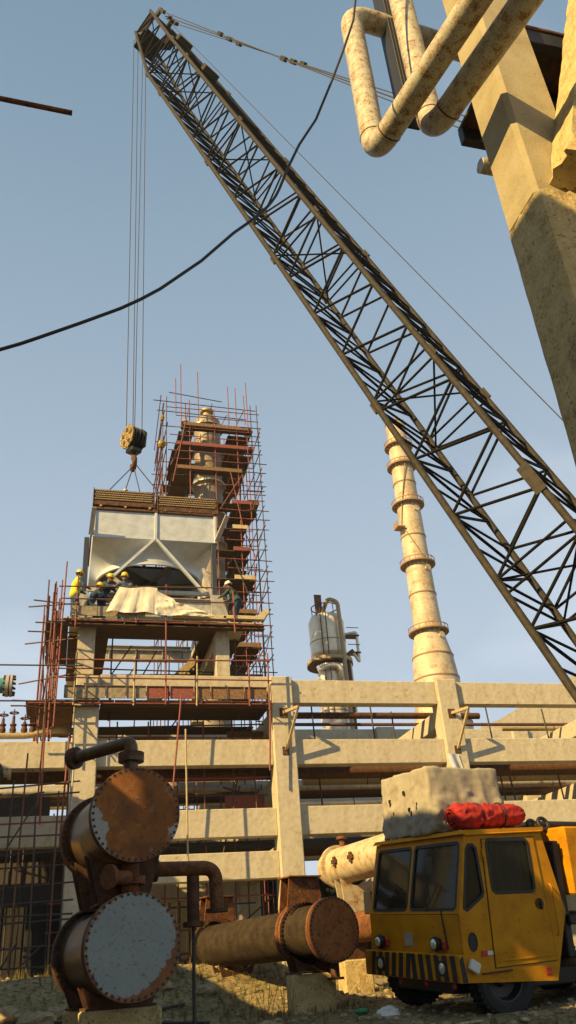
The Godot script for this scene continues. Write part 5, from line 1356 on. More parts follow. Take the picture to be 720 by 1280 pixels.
func build_carrier(t: Node3D):
	# local axes of the crane node: x rearwards along the truck, y up, -z across to the far side
	var W := 2.75
	var I := Transform3D.IDENTITY
	var prof := [Vector2(0, -.02), Vector2(1.86, -.10), Vector2(2.26, .92), Vector2(1.95, 2.20), Vector2(.27, 2.14), Vector2(0, .95)]
	var qwin := [Vector2(.11, 1.03), Vector2(.16, 1.00), Vector2(.50, 1.20), Vector2(.53, 1.26), Vector2(.48, 1.92), Vector2(.42, 1.98), Vector2(.33, 1.97), Vector2(.28, 1.90)]
	var dwin := rrect(.72, 1.24, 1.63, 2.06, .09, 0.0)
	for k in dwin.size(): dwin[k].x += (dwin[k].y - 1.24) * -.02
	var doorp := [Vector2(.60, .16), Vector2(1.90, .20), Vector2(1.76, 2.10), Vector2(.62, 2.06)]
	# near side wall, with the door standing a little proud
	hole_wall(t, "cab_side", prof, [qwin, offset_poly(dwin, .02)], .045, M.yellow, I)
	var dr := hole_wall(t, "cab_door", doorp, [dwin], .014, M.yellow, Transform3D(Basis.IDENTITY, Vector3(0, 0, .016)))
	hole_wall(t, "door_seal", offset_poly(doorp, .014), [offset_poly(doorp, -.004)], .006, M.black, Transform3D(Basis.IDENTITY, Vector3(0, 0, .0075)))
	put(t, "grab_rail", sweep([Vector3(1.98, .55, .02), Vector3(1.98, .60, .07), Vector3(1.96, 1.30, .07), Vector3(1.96, 1.35, .02)], .013, .04, 8), M.yellow, I, true)
	var hn := put(dr, "handle_recess", lathe([[0, .0], [.06, .0], [.085, .012], [.085, .0]], 20), M.dark_rust, Transform3D(Basis(Vector3.RIGHT, Vector3.BACK, Vector3.DOWN), Vector3(1.68, 1.05, .001)), true)
	put(dr, "handle", chamfer_box(Vector3(.03, .14, .03), .008), M.black_steel, Transform3D(Basis(Vector3.BACK, .2), Vector3(1.70, 1.03, .028)), true)
	put(dr, "hinge", chamfer_box(Vector3(.03, .14, .02), .005), M.yellow, Transform3D(Basis.IDENTITY, Vector3(.60, 1.85, .012)), true)
	put(dr, "hinge", chamfer_box(Vector3(.03, .14, .02), .005), M.yellow, Transform3D(Basis.IDENTITY, Vector3(.60, .42, .012)), true)
	put(dr, "sill_rib", chamfer_box(Vector3(1.25, .02, .012), .005), M.yellow, Transform3D(Basis(Vector3.BACK, .03), Vector3(1.25, .26, .006)), true)
	# rubbers and panes
	for w in [["quarter_window", qwin, .004], ["door_window", dwin, .022]]:
		var ring := hole_wall(t, w[0], offset_poly(w[1], .028), [offset_poly(w[1], -.022)], .02, M.black, Transform3D(Basis.IDENTITY, Vector3(0, 0, w[2])))
		put(ring, "pane", prism(w[1], -.032, -.026), M.glass, I, true)
	hole_wall(t, "cab_side", prof, [], .045, M.yellow, Transform3D(Basis.IDENTITY, Vector3(0, 0, -W + .045)))
	# curtain behind the door window
	put(t, "curtain", sheet(func(u, v): return Vector3(.72 + u * .88, 1.22 + v * .82, -.16 + .025 * sin(u * 42.0)), 60, 3), M.curtain, I, true)
	# front: lower panel and windscreen frame leaning back
	box(t, "front_panel", Vector3(-.001, .0, -W + .046), Vector3(.044, .94, -.046), M.yellow, .012, true)
	var up := Vector3(.27, 1.19, 0); var hgt := up.length(); up /= hgt
	var fx := Transform3D(Basis(Vector3.FORWARD * -1.0, up, (Vector3.BACK).cross(up)), Vector3(.0, .95, -W))
	# u runs from far side (0) to near side (W)
	var uw := W - .0
	var w1 := rrect(.12, .07, 1.22, 1.10, .07); var w2 := rrect(1.34, .07, W - .12, 1.10, .07)
	hole_wall(t, "windscreen_frame", [Vector2(.047, .0), Vector2(uw - .047, .0), Vector2(uw - .047, hgt), Vector2(.047, hgt)], [w1, w2], .045, M.yellow, fx)
	for w in [w1, w2]:
		var ring := hole_wall(t, "windscreen", offset_poly(w, .028), [offset_poly(w, -.024)], .02, M.black, fx * Transform3D(Basis.IDENTITY, Vector3(0, 0, .004)))
		put(ring, "pane", prism(w, -.032, -.026), M.glass, I, true)
	for wz in [.62, 1.85]:
		put(t, "wiper", sweep([Vector3(wz, .03, .03), Vector3(wz + .28, .44, .025)], .009, 0, 6), M.black, fx, true)
		put(t, "wiper_blade", sweep([Vector3(wz + .10, .52, .018), Vector3(wz + .44, .34, .018)], .008, 0, 6), M.black, fx, true)
	put(t, "drip_rail", sweep([Vector3(.26, 2.135, .035), Vector3(1.96, 2.195, .035)], .014, 0, 8), M.yellow, I, true)
	# roof, rear wall, floor
	put(t, "roof", prism([Vector2(.20, 2.145), Vector2(.27, 2.21), Vector2(2.01, 2.27), Vector2(2.01, 2.205)], -W - .03, .03), M.yellow, I, true)
	put(t, "rear_wall", prism([Vector2(2.20, .92), Vector2(1.91, 2.19), Vector2(1.88, 2.19), Vector2(2.16, .92), Vector2(1.80, .0), Vector2(1.84, .0)], -W + .046, -.046), M.yellow, I, true)
	box(t, "floor", Vector3(.045, .0, -W + .05), Vector3(1.55, .06, -.05), M.black, .01, true)
	box(t, "dashboard", Vector3(.05, .55, -W + .1), Vector3(.42, .96, -.1), M.cab_inside, .04, true)
	for z in [-.65, -1.95]:
		box(t, "seat", Vector3(.85, .35, z - .28), Vector3(1.40, .62, z + .28), M.cab_inside, .06, true)
		box(t, "seat_back", Vector3(1.35, .60, z - .28), Vector3(1.52, 1.35, z + .28), M.cab_inside if z > -1 else M.seat, .06, true)
	put(t, "steering_wheel", ring_mesh(.21, .016), M.black, Transform3D(Basis(Vector3.BACK, 1.0), Vector3(.60, 1.05, -1.95)), true)
	box(t, "windscreen_card", Vector3(.30, 1.55, -1.20), Vector3(.31, 1.86, -1.02), M.seat, .002, true)
	box(t, "windscreen_card", Vector3(.22, 1.18, -1.08), Vector3(.23, 1.40, -.94), M.plank_pale, .002, true)
	# bumper with slanting stripes
	box(t, "bumper", Vector3(-.14, -.02, -W - .03), Vector3(-.002, .37, .035), M.yellow, .015, true)
	var z := -.16
	var k := 0
	while z > -W + .05:
		var sl := .07 if z < -1.3 else -.03
		put(t, "stripe", prism([Vector2(z, -.01), Vector2(z + .12, -.01), Vector2(z + .12 + sl, .36), Vector2(z + sl, .36)], -.003, .003), M.black, Transform3D(Basis(Vector3.BACK, Vector3.UP, Vector3.LEFT), Vector3(-.144, 0, 0)), true)
		z -= .22
		k += 1
	put(t, "stripe", prism([Vector2(-.10, -.01), Vector2(.0, -.01), Vector2(-.06, .36), Vector2(-.13, .30)], 0.0, .004), M.black, Transform3D(Basis.IDENTITY, Vector3(0, 0, .036)), true)
	# lamps
	for zz in [-.62, -2.32]:
		var hl := put(t, "headlight", lathe([[0, .0], [.10, .0], [.115, .05], [.09, .12], [0, .14]], 24), M.black, Transform3D(Basis(Vector3.BACK, Vector3.RIGHT, Vector3.DOWN * -1.0).orthonormalized(), Vector3(-.13, .51, zz)), true)
		put(hl, "lens", lathe([[0, -.035], [.05, -.028], [.085, -.004], [0, -.004]], 24, true), M.lamp, I, true)
		put(t, "marker_lamp", chamfer_box(Vector3(.06, .12, .10), .02), M.red_lamp, Transform3D(Basis.IDENTITY, Vector3(-.03, .50, zz + .17)), true)
	for zz in [-.42, -2.25]:
		var fl := box(t, "fog_lamp", Vector3(-.152, .06, zz - .13), Vector3(-.1405, .28, zz + .13), M.black, .004, true)
		put(fl, "lens", lathe([[0, .02], [.06, .016], [.08, .0]], 20, true), M.lamp, Transform3D(Basis(Vector3.BACK, Vector3.LEFT, Vector3.UP), Vector3(-.006, 0, 0)), true)
	for zz in [-.25, -1.0, -1.75]: put(t, "hanging_lamp", lathe([[0, 0], [.03, .01], [.035, .07], [0, .09]], 12, true), M.red_lamp, Transform3D(Basis.IDENTITY, Vector3(-.06, -.12, zz)), true)
	box(t, "number_plate", Vector3(-.016, .46, -1.62), Vector3(-.003, .66, -1.38), M.galv_dull, .003, true)
	put(t, "mirror_arm", sweep([Vector3(.0, 1.0, -.5), Vector3(-.02, .62, -.42), Vector3(-.01, .45, -.38)], .012, .05, 8), M.black, I, true)
	box(t, "far_mirror", Vector3(.1, .95, -W - .35), Vector3(.16, 1.35, -W - .1), M.black, .02, true)
	# marks on the near side: filler cap, reflector, lamp
	put(t, "filler_hole", lathe([[0, .0], [.10, .0], [.11, .012], [.11, 0]], 24), M.black, Transform3D(Basis(Vector3.RIGHT * .8, Vector3.BACK, Vector3.DOWN * 1.25), Vector3(.20, .54, .002)), true)
	box(t, "side_reflector", Vector3(.34, .33, .001), Vector3(.46, .41, .012), M.red_lamp, .003, true)
	box(t, "side_label", Vector3(.47, .34, .001), Vector3(.60, .40, .006), M.plastic, .002, true)
	put(t, "corner_lamp", chamfer_box(Vector3(.20, .16, .08), .035), M.plastic, Transform3D(Basis(Vector3.BACK, -.5), Vector3(.14, .20, .05)), true)
	put(t, "rear_reflector", prism([Vector2(1.72, -.02), Vector2(1.84, -.02), Vector2(1.84, .08), Vector2(1.73, .08)], 0, .01), M.red_lamp, Transform3D(Basis.IDENTITY, Vector3(-.1, .02, .001)), true)
	put(t, "step_bar", sweep([Vector3(.30, .09, .03), Vector3(.9, .11, .03)], .014, 0, 8), M.dark_rust, I, true)
	# undercarriage
	box(t, "chassis", Vector3(.15, -.22, -W + .55), Vector3(10.5, .05, -.55), M.grease, .02, true)
	box(t, "deck", Vector3(2.35, .70, -W + .02), Vector3(10.6, .86, -.02), M.grease, .02, true)
	for x in [.82, 4.1, 7.6, 8.95]:
		for side in [-.19, -W + .19]:
			var whl := put(t, "wheel", tyre_mesh(.585, .34), M.rubber, Transform3D(Basis(Vector3.RIGHT, Vector3.BACK, Vector3.DOWN), Vector3(x, .02, side)), true)
			put(whl, "rim", lathe([[0, .06], [.12, .06], [.16, -.02], [.30, .0], [.34, .12], [.36, .13]], 28), M.grease, I, true)
		tube(t, "axle", Vector3(x, .02, -W + .3), Vector3(x, .02, -.3), .09, M.grease, true)
	box(t, "engine_frame", Vector3(2.30, .2, -W + .1), Vector3(2.46, 2.05, -.12), M.black, .02, true)
	box(t, "engine_house", Vector3(2.50, 1.16, -W + .02), Vector3(5.2, 2.28, .03), M.yellow, .03, true)
	box(t, "upper_house", Vector3(6.2, .9, -W - .1), Vector3(10.4, 3.0, .1), M.yellow, .05, true)
	box(t, "counterweight", Vector3(10.41, .9, -W - .1), Vector3(11.2, 2.4, .1), M.yellow, .05, true)
	put(t, "hose_coil", ring_mesh(.10, .035), M.black, Transform3D(Basis(Vector3.RIGHT, 1.3), Vector3(2.25, 2.33, -.5)), true)
	put(t, "hose_coil", ring_mesh(.11, .035), M.black, Transform3D(Basis(Vector3.RIGHT, 1.2), Vector3(2.48, 2.36, -.45)), true)
	put(t, "cable_bundle", sweep([Vector3(1.95, 2.30, -.9), Vector3(2.4, 2.38, -.7), Vector3(3.2, 2.36, -.6), Vector3(4.4, 2.36, -.6)], .06, .2, 8), M.black, I, true)

func ring_mesh(R: float, r: float) -> Mesh:
	var m := TorusMesh.new(); m.inner_radius = R - r; m.outer_radius = R + r; m.rings = 24; m.ring_segments = 10
	return m

func tyre_mesh(R: float, w: float) -> Mesh:
	var h := w * .5
	var st := SurfaceTool.new(); st.begin(Mesh.PRIMITIVE_TRIANGLES)
	st.append_from(lathe([[R * .60, -h * .7], [R * .72, -h], [R * .90, -h * .96], [R * .97, -h * .8], [R * .97, h * .8], [R * .90, h * .96], [R * .72, h], [R * .60, h * .7]], 48), 0, Transform3D.IDENTITY)
	for k in 40:
		var a := TAU * k / 40
		for s in [-1, 1]:
			st.append_from(chamfer_box(Vector3(.035, h * .8, .055), .006), 0, Transform3D(Basis(Vector3.UP, -a) * Basis(Vector3.RIGHT, s * .35), Vector3(cos(a) * R * .985, s * h * .45, sin(a) * R * .985)))
	return st.commit()

# ---------------------------------------------------------------- hook block, slings
func build_hook():
	var c := Vector3(1.97, 20.75, -28.5)
	var t := thing("hook_block", "yellow and black crane hook block hanging above the cooler", "hook block", c + Vector3(0, -1.6, 0))
	var rot := Basis(Vector3.UP, deg_to_rad(-38)) * Basis(Vector3.BACK, deg_to_rad(-8))
	var oct := []
	for k in 10:
		var a := TAU * k / 10
		oct.append(Vector2(cos(a) * .50, sin(a) * .56))
	for s in [-.30, .30]:
		put(t, "cheek_plate", prism(oct, s - .03, s + .03), M.hook_yellow if s > 0 else M.grease, Transform3D(Basis(Vector3.UP, deg_to_rad(-62)) * Basis(Vector3.BACK, deg_to_rad(-8)), c))
	var yb := Basis(Vector3.UP, deg_to_rad(-62)) * Basis(Vector3.BACK, deg_to_rad(-8))
	for k in 3:
		put(t, "sheave", lathe([[.05, -.05], [.46, -.05], [.40, 0], [.46, .05], [.05, .05]], 28), M.grease, Transform3D(yb * Basis(Vector3.RIGHT, PI / 2), c + yb * Vector3(0, .06, -.18 + k * .18)))
	put(t, "side_weight", chamfer_box(Vector3(.78, .70, .06), .02), M.grease, Transform3D(yb, c + yb * Vector3(0, -.02, -.37)))
	for k in 5: put(t, "warning_patch", prism([Vector2(-.10, -.10), Vector2(.1, -.06), Vector2(.06, .1), Vector2(-.08, .08)], 0, .006), M.black, Transform3D(yb * Basis(Vector3.BACK, k * 1.3), c + yb * Vector3(cos(k * 1.26 + .4) * .30, sin(k * 1.26 + .4) * .32, .331)))
	put(t, "trunnion", chamfer_box(Vector3(.5, .22, .5), .04), M.grease, Transform3D(yb, c + Vector3(0.02, -.60, 0)))
	var hk := []
	for k in 15:
		var a := deg_to_rad(95 - k * 21.0)
		hk.append(c + Vector3(.03, -1.22, 0) + Vector3(cos(a) * .03, sin(a) * .26, cos(a) * .26))
	hk.push_front(c + Vector3(.03, -.65, 0))
	put(t, "hook", sweep(hk, .10, 0, 12), M.dark_rust)
	var hp := c + Vector3(.03, -1.36, 0.05)
	for s in [[Vector3(0.75, 16.85, -26.9), "steel sling from the hook to the near left bundle corner"], [Vector3(1.25, 16.85, -29.8), "steel sling from the hook to the far left bundle corner"], [Vector3(2.35, 16.85, -27.4), "steel sling from the hook to the right side of the lifted bundle"]]:
		var g := thing("wire_sling", s[1], "sling", s[0], "slings on the hook")
		tube(g, "rope", hp, s[0], .02, M.rope)
		put(g, "shackle", ring_mesh(.06, .018), M.dark_rust, Transform3D(Basis(Vector3.RIGHT, PI / 2), s[0] + Vector3(0, .03, 0)))
	var tl := thing("tag_line", "pale rope running from the hook to the scaffold tower", "rope", Vector3(4.5, 19, -31))
	var pts := []
	for k in 13:
		var f := k / 12.0
		pts.append((c + Vector3(.03, -1.1, 0.0)).lerp(Vector3(6.2, 18.9, -33.7), f) + Vector3(0, -1.4 * f * (1 - f), 0))
	put(tl, "rope", sweep(pts, .022, 0, 6), M.pale_rope)

# ---------------------------------------------------------------- people
func sd_bone(p: Vector3, a: Vector3, b: Vector3, ra: float, rb: float) -> float:
	var ab := b - a
	var h := clampf((p - a).dot(ab) / maxf(ab.length_squared(), 1e-6), 0.0, 1.0)
	return (p - a - ab * h).length() - lerpf(ra, rb, h)

# bones [[a, b, ra, rb], ...] joined by a smooth minimum and meshed as surface nets
func body_mesh(bones: Array, cell: float, kk := 0.035) -> Mesh:
	var lo := Vector3.ONE * 1e9; var hi := -lo
	for b in bones:
		var m: float = maxf(b[2], b[3]) + cell * 3.0
		for p in [b[0], b[1]]:
			lo = Vector3(minf(lo.x, p.x - m), minf(lo.y, p.y - m), minf(lo.z, p.z - m))
			hi = Vector3(maxf(hi.x, p.x + m), maxf(hi.y, p.y + m), maxf(hi.z, p.z + m))
	var nx := int((hi.x - lo.x) / cell) + 2; var ny := int((hi.y - lo.y) / cell) + 2; var nz := int((hi.z - lo.z) / cell) + 2
	var f := PackedFloat32Array(); f.resize(nx * ny * nz); f.fill(1.0)
	for b in bones:
		var m: float = maxf(b[2], b[3]) + cell * 2.5
		var A: Vector3 = b[0]; var B: Vector3 = b[1]
		var i0 := int((minf(A.x, B.x) - m - lo.x) / cell); var i1 := mini(int((maxf(A.x, B.x) + m - lo.x) / cell) + 1, nx - 1)
		var j0 := int((minf(A.y, B.y) - m - lo.y) / cell); var j1 := mini(int((maxf(A.y, B.y) + m - lo.y) / cell) + 1, ny - 1)
		var k0 := int((minf(A.z, B.z) - m - lo.z) / cell); var k1 := mini(int((maxf(A.z, B.z) + m - lo.z) / cell) + 1, nz - 1)
		for i in range(maxi(i0, 0), i1 + 1):
			for j in range(maxi(j0, 0), j1 + 1):
				for k in range(maxi(k0, 0), k1 + 1):
					var d := sd_bone(lo + Vector3(i, j, k) * cell, A, B, b[2], b[3])
					var id := (i * ny + j) * nz + k
					var e := f[id]
					var h := maxf(kk - absf(d - e), 0.0) / kk
					f[id] = minf(d, e) - h * h * kk * 0.25
	var vid := {}
	var st := SurfaceTool.new(); st.begin(Mesh.PRIMITIVE_TRIANGLES); st.set_smooth_group(0)
	var count := 0
	for i in nx - 1:
		for j in ny - 1:
			for k in nz - 1:
				var s := Vector3.ZERO; var n := 0
				var any_in := false; var any_out := false
				var v := []
				for c in 8:
					var val := f[((i + (c & 1)) * ny + j + ((c >> 1) & 1)) * nz + k + (c >> 2)]
					v.append(val)
					if val < 0: any_in = true
					else: any_out = true
				if not (any_in and any_out): continue
				for e in [[0, 1], [2, 3], [4, 5], [6, 7], [0, 2], [1, 3], [4, 6], [5, 7], [0, 4], [1, 5], [2, 6], [3, 7]]:
					var a: float = v[e[0]]; var b: float = v[e[1]]
					if (a < 0) != (b < 0):
						var t := a / (a - b)
						var pa := Vector3(e[0] & 1, (e[0] >> 1) & 1, e[0] >> 2); var pb := Vector3(e[1] & 1, (e[1] >> 1) & 1, e[1] >> 2)
						s += pa.lerp(pb, t); n += 1
				st.add_vertex(lo + (Vector3(i, j, k) + s / n) * cell)
				vid[(i * ny + j) * nz + k] = count
				count += 1
	for i in range(1, nx - 1):
		for j in range(1, ny - 1):
			for k in range(1, nz - 1):
				var a := f[(i * ny + j) * nz + k] < 0
				for ax in 3:
					var di := int(ax == 0); var dj := int(ax == 1); var dk := int(ax == 2)
					var b := f[((i + di) * ny + j + dj) * nz + k + dk] < 0
					if a == b: continue
					var q := []
					for o in [[0, 0], [1, 0], [1, 1], [0, 1]]:
						var ii: int = i; var jj: int = j; var k2: int = k
						if ax == 0: jj -= o[0]; k2 -= o[1]
						elif ax == 1: k2 -= o[0]; ii -= o[1]
						else: ii -= o[0]; jj -= o[1]
						q.append(vid.get((ii * ny + jj) * nz + k2, -1))
					if q.has(-1): continue
					if a: q = [q[3], q[2], q[1], q[0]]
					for x in [0, 1, 2, 0, 2, 3]: st.add_index(q[x])
	st.generate_normals()
	return st.commit()

# facing +x in local space; lean bends the trunk forward, crouch folds the knees
func worker(label: String, at: Vector3, face_deg: float, lean: float, crouch: float, top_mat, leg_mat, hat_mat, vest := false, arms := 0.6):
	var t := thing("person", label, "person", at, "workers on the scaffold")
	t.rotation.y = deg_to_rad(face_deg)
	var hip_y := lerpf(.93, .42, crouch); var hip := Vector3(-.18 * crouch - .12 * sin(lean), hip_y, 0)
	var tr := Vector3(sin(lean), cos(lean), 0)
	var chest := hip + tr * .36; var neck := hip + tr * .55; var head := neck + (tr + Vector3(.12, .05, 0)) * .17
	var legs := []; var armb := []; var hands := []
	for s in [-1, 1]:
		var h := hip + Vector3(0, 0, s * .10)
		var an := Vector3(.02 * s, .08, s * .13)
		var kn := (h + an) * .5 + Vector3(lerpf(.03, .36, crouch), .02, s * .02)
		legs.append([h, kn, .088, .062]); legs.append([kn, an, .058, .042])
		legs.append([an + Vector3(-.03, -.03, 0), an + Vector3(.17, -.045, s * .02), .042, .034])
		var sh := neck + Vector3(0, -.06, s * .19)
		var el := sh + Vector3(sin(arms) * .22 + lean * .05, -cos(arms) * .26, s * .07)
		var wr := el + Vector3(cos(arms - .3) * .20, -.10 + sin(arms) * .10, -s * .05)
		armb.append([sh, el, .056, .043]); armb.append([el, wr, .042, .030])
		hands.append([wr, s])
	var torso := [[hip + Vector3(0, 0, -.07), hip + Vector3(0, 0, .07), .115, .115], [hip, chest, .13, .125], [chest + Vector3(0, 0, -.10), chest + Vector3(0, 0, .10), .115, .115], [chest, neck, .12, .07], [neck + Vector3(0, -.06, -.16), neck + Vector3(0, -.06, .16), .062, .062]]
	var skin := [[neck, head, .055, .055], [head + Vector3(0, -.015, 0), head + Vector3(.012, .045, 0), .082, .086], [head + Vector3(.045, -.075, 0), head + Vector3(.02, -.02, 0), .045, .06], [head + Vector3(.098, -.005, 0), head + Vector3(.09, .03, 0), .014, .010], [head + Vector3(0, -.0, -.088), head + Vector3(0, .03, -.088), .014, .017], [head + Vector3(0, 0, .088), head + Vector3(0, .03, .088), .014, .017]]
	for hd in hands:
		var w: Vector3 = hd[0]; var s: int = hd[1]
		skin.append([w + Vector3(-.05, .02, 0), w, .028, .030]); skin.append([w, w + Vector3(.06, -.02, 0), .030, .036])
	var bones := skin.duplicate(); bones.append_array(torso); bones.append_array(legs); bones.append_array(armb)
	var shrink := []
	for b in bones: shrink.append([b[0], b[1], b[2] * (1.0 if skin.has(b) else .9), b[3] * (1.0 if skin.has(b) else .9)])
	var body := body_mesh(shrink, .021)
	var st := SurfaceTool.new(); st.begin(Mesh.PRIMITIVE_TRIANGLES)
	st.append_from(body, 0, Transform3D.IDENTITY)
	for hd in hands:
		var w: Vector3 = hd[0]; var s: int = hd[1]
		for k in 4:
			var b0 := w + Vector3(.085, -.028, (-.027 + k * .018)); var l: float = [.062, .075, .070, .052][k]
			st.append_from(sweep([b0, b0 + Vector3(l * .6, -.012, 0), b0 + Vector3(l * .8, -.05, 0)], .009, .02, 6), 0, Transform3D.IDENTITY)
		st.append_from(sweep([w + Vector3(.03, -.01, -s * .03), w + Vector3(.06, -.015, -s * .055), w + Vector3(.085, -.035, -s * .05)], .010, .02, 6), 0, Transform3D.IDENTITY)
	put(t, "body", st.commit(), M.skin, Transform3D.IDENTITY, true)
	var up := torso.duplicate(true); up.append_array(armb.duplicate(true))
	for b in up: b[2] += .012; b[3] += .012
	put(t, "shirt", body_mesh(up, .024), top_mat, Transform3D.IDENTITY, true)
	var lw := legs.duplicate(true); lw.append([hip + Vector3(0, .02, -.07), hip + Vector3(0, .02, .07), .118, .118])
	for b in lw: b[2] += .016; b[3] += .016
	put(t, "trousers", body_mesh(lw, .024), leg_mat, Transform3D.IDENTITY, true)
	if vest:
		var vs := []
		for b in torso: vs.append([b[0], b[1], b[2] + .03, b[3] + .03])
		put(t, "vest", body_mesh(vs, .024), M.vest, Transform3D.IDENTITY, true)
	put(t, "hair", lathe([[.088, -.03], [.094, .02], [.08, .07], [0, .10]], 18, true), M.hair, Transform3D(Basis(Vector3.BACK, .35), head + Vector3(-.018, .02, 0)), true)
	var hx := Transform3D(Basis(Vector3.BACK, -lean * .6 - .05), head + Vector3(.0, .055, 0))
	var hm := put(t, "hard_hat", lathe([[.112, .0], [.116, .02], [.112, .07], [.09, .115], [.05, .138], [0, .143]], 24, true), hat_mat, hx, true)
	put(hm, "brim", lathe([[.10, -.006], [.145, -.012], [.148, -.002], [.11, .012]], 24), hat_mat, Transform3D(Basis.from_scale(Vector3(1.12, 1, .95)), Vector3(.018, 0, 0)), true)
	put(hm, "ridge", chamfer_box(Vector3(.17, .02, .03), .006), hat_mat, Transform3D(Basis.IDENTITY, Vector3(0, .135, 0)), true)

func build_workers():
	worker("worker in yellow vest and yellow helmet at the left end of the platform", Vector3(0.02, 11.335, -25.5), 20, .15, 0, M.denim, M.denim, M.helmet, true, .5)
	worker("worker in dark blue shirt and yellow helmet bending beside the cooler leg", Vector3(0.92, 11.42, -25.95), -35, .45, 0.0, M.navy, M.navy, M.helmet, false, .9)
	worker("worker in blue with yellow helmet looking down behind the tarpaulin", Vector3(1.62, 11.42, -25.85), -90, .30, 0.05, M.denim, M.navy, M.helmet, false, 1.0)
	worker("crouching worker with only a yellow helmet showing above the rail", Vector3(0.66, 11.335, -25.48), 0, .45, .78, M.navy, M.navy, M.helmet, false, .9)
	worker("worker in dark clothes and white helmet at the right end of the platform", Vector3(5.42, 11.335, -25.5), 150, .45, .15, M.dark_green, M.navy, M.white_helmet, false, .7)
	worker("worker in dark clothes with pale helmet high on the scaffold tower", Vector3(4.95, 24.48, -34.4), -60, .1, 0, M.dark_green, M.navy, M.helmet, false, .5)

# ---------------------------------------------------------------- small things
func soft_box(size: Vector3, n: int, seed_: int, amp: float) -> Mesh:
	var st := SurfaceTool.new(); st.begin(Mesh.PRIMITIVE_TRIANGLES); st.set_smooth_group(1)
	var no := FastNoiseLite.new(); no.seed = seed_; no.frequency = 1.1; no.fractal_octaves = 4
	var f := func(p: Vector3) -> Vector3:
		# p on the cube -1..1; round the corners and wrinkle
		var q := p
		var r := 0.035
		var inner := Vector3(clampf(q.x, -1 + r, 1 - r), clampf(q.y, -1 + r, 1 - r), clampf(q.z, -1 + r, 1 - r))
		var d := q - inner
		if d.length() > 1e-5: q = inner + d.normalized() * r
		var w := q * size * .5
		var sag := 0.0
		if p.y > .5: sag = -.05 * (1.0 - absf(p.x)) * (1.0 - p.z * p.z)
		var nn := no.get_noise_3dv(w * 2.0)
		var dir := Vector3(p.x if absf(p.x) > .98 else 0.0, p.y if absf(p.y) > .98 else 0.0, p.z if absf(p.z) > .98 else 0.0)
		var folds := (pow(absf(sin(w.x * 4.5 + w.z * 4.0 + nn * 2.0)), 3.0) * .05 + sin(w.x * 13.0 - w.z * 11.0) * .008) * clampf(.7 - p.y * .5, 0, 1)
		return w + dir * (nn * amp + folds) + Vector3(0, sag, 0)
	for s in [-1, 1]:
		for ax in 3:
			for i in n:
				for j in n:
					var c := []
					for o in [[0, 0], [1, 0], [1, 1], [0, 1]]:
						var u: float = -1.0 + 2.0 * (i + o[0]) / n; var v: float = -1.0 + 2.0 * (j + o[1]) / n
						var p := Vector3(s, u, v)
						if ax == 1: p = Vector3(v, s, u)
						elif ax == 2: p = Vector3(u, v, s)
						c.append(f.call(p))
					face(st, c, c[0] if ax != 1 else Vector3(0, s, 0))
	st.generate_normals()
	return st.commit()

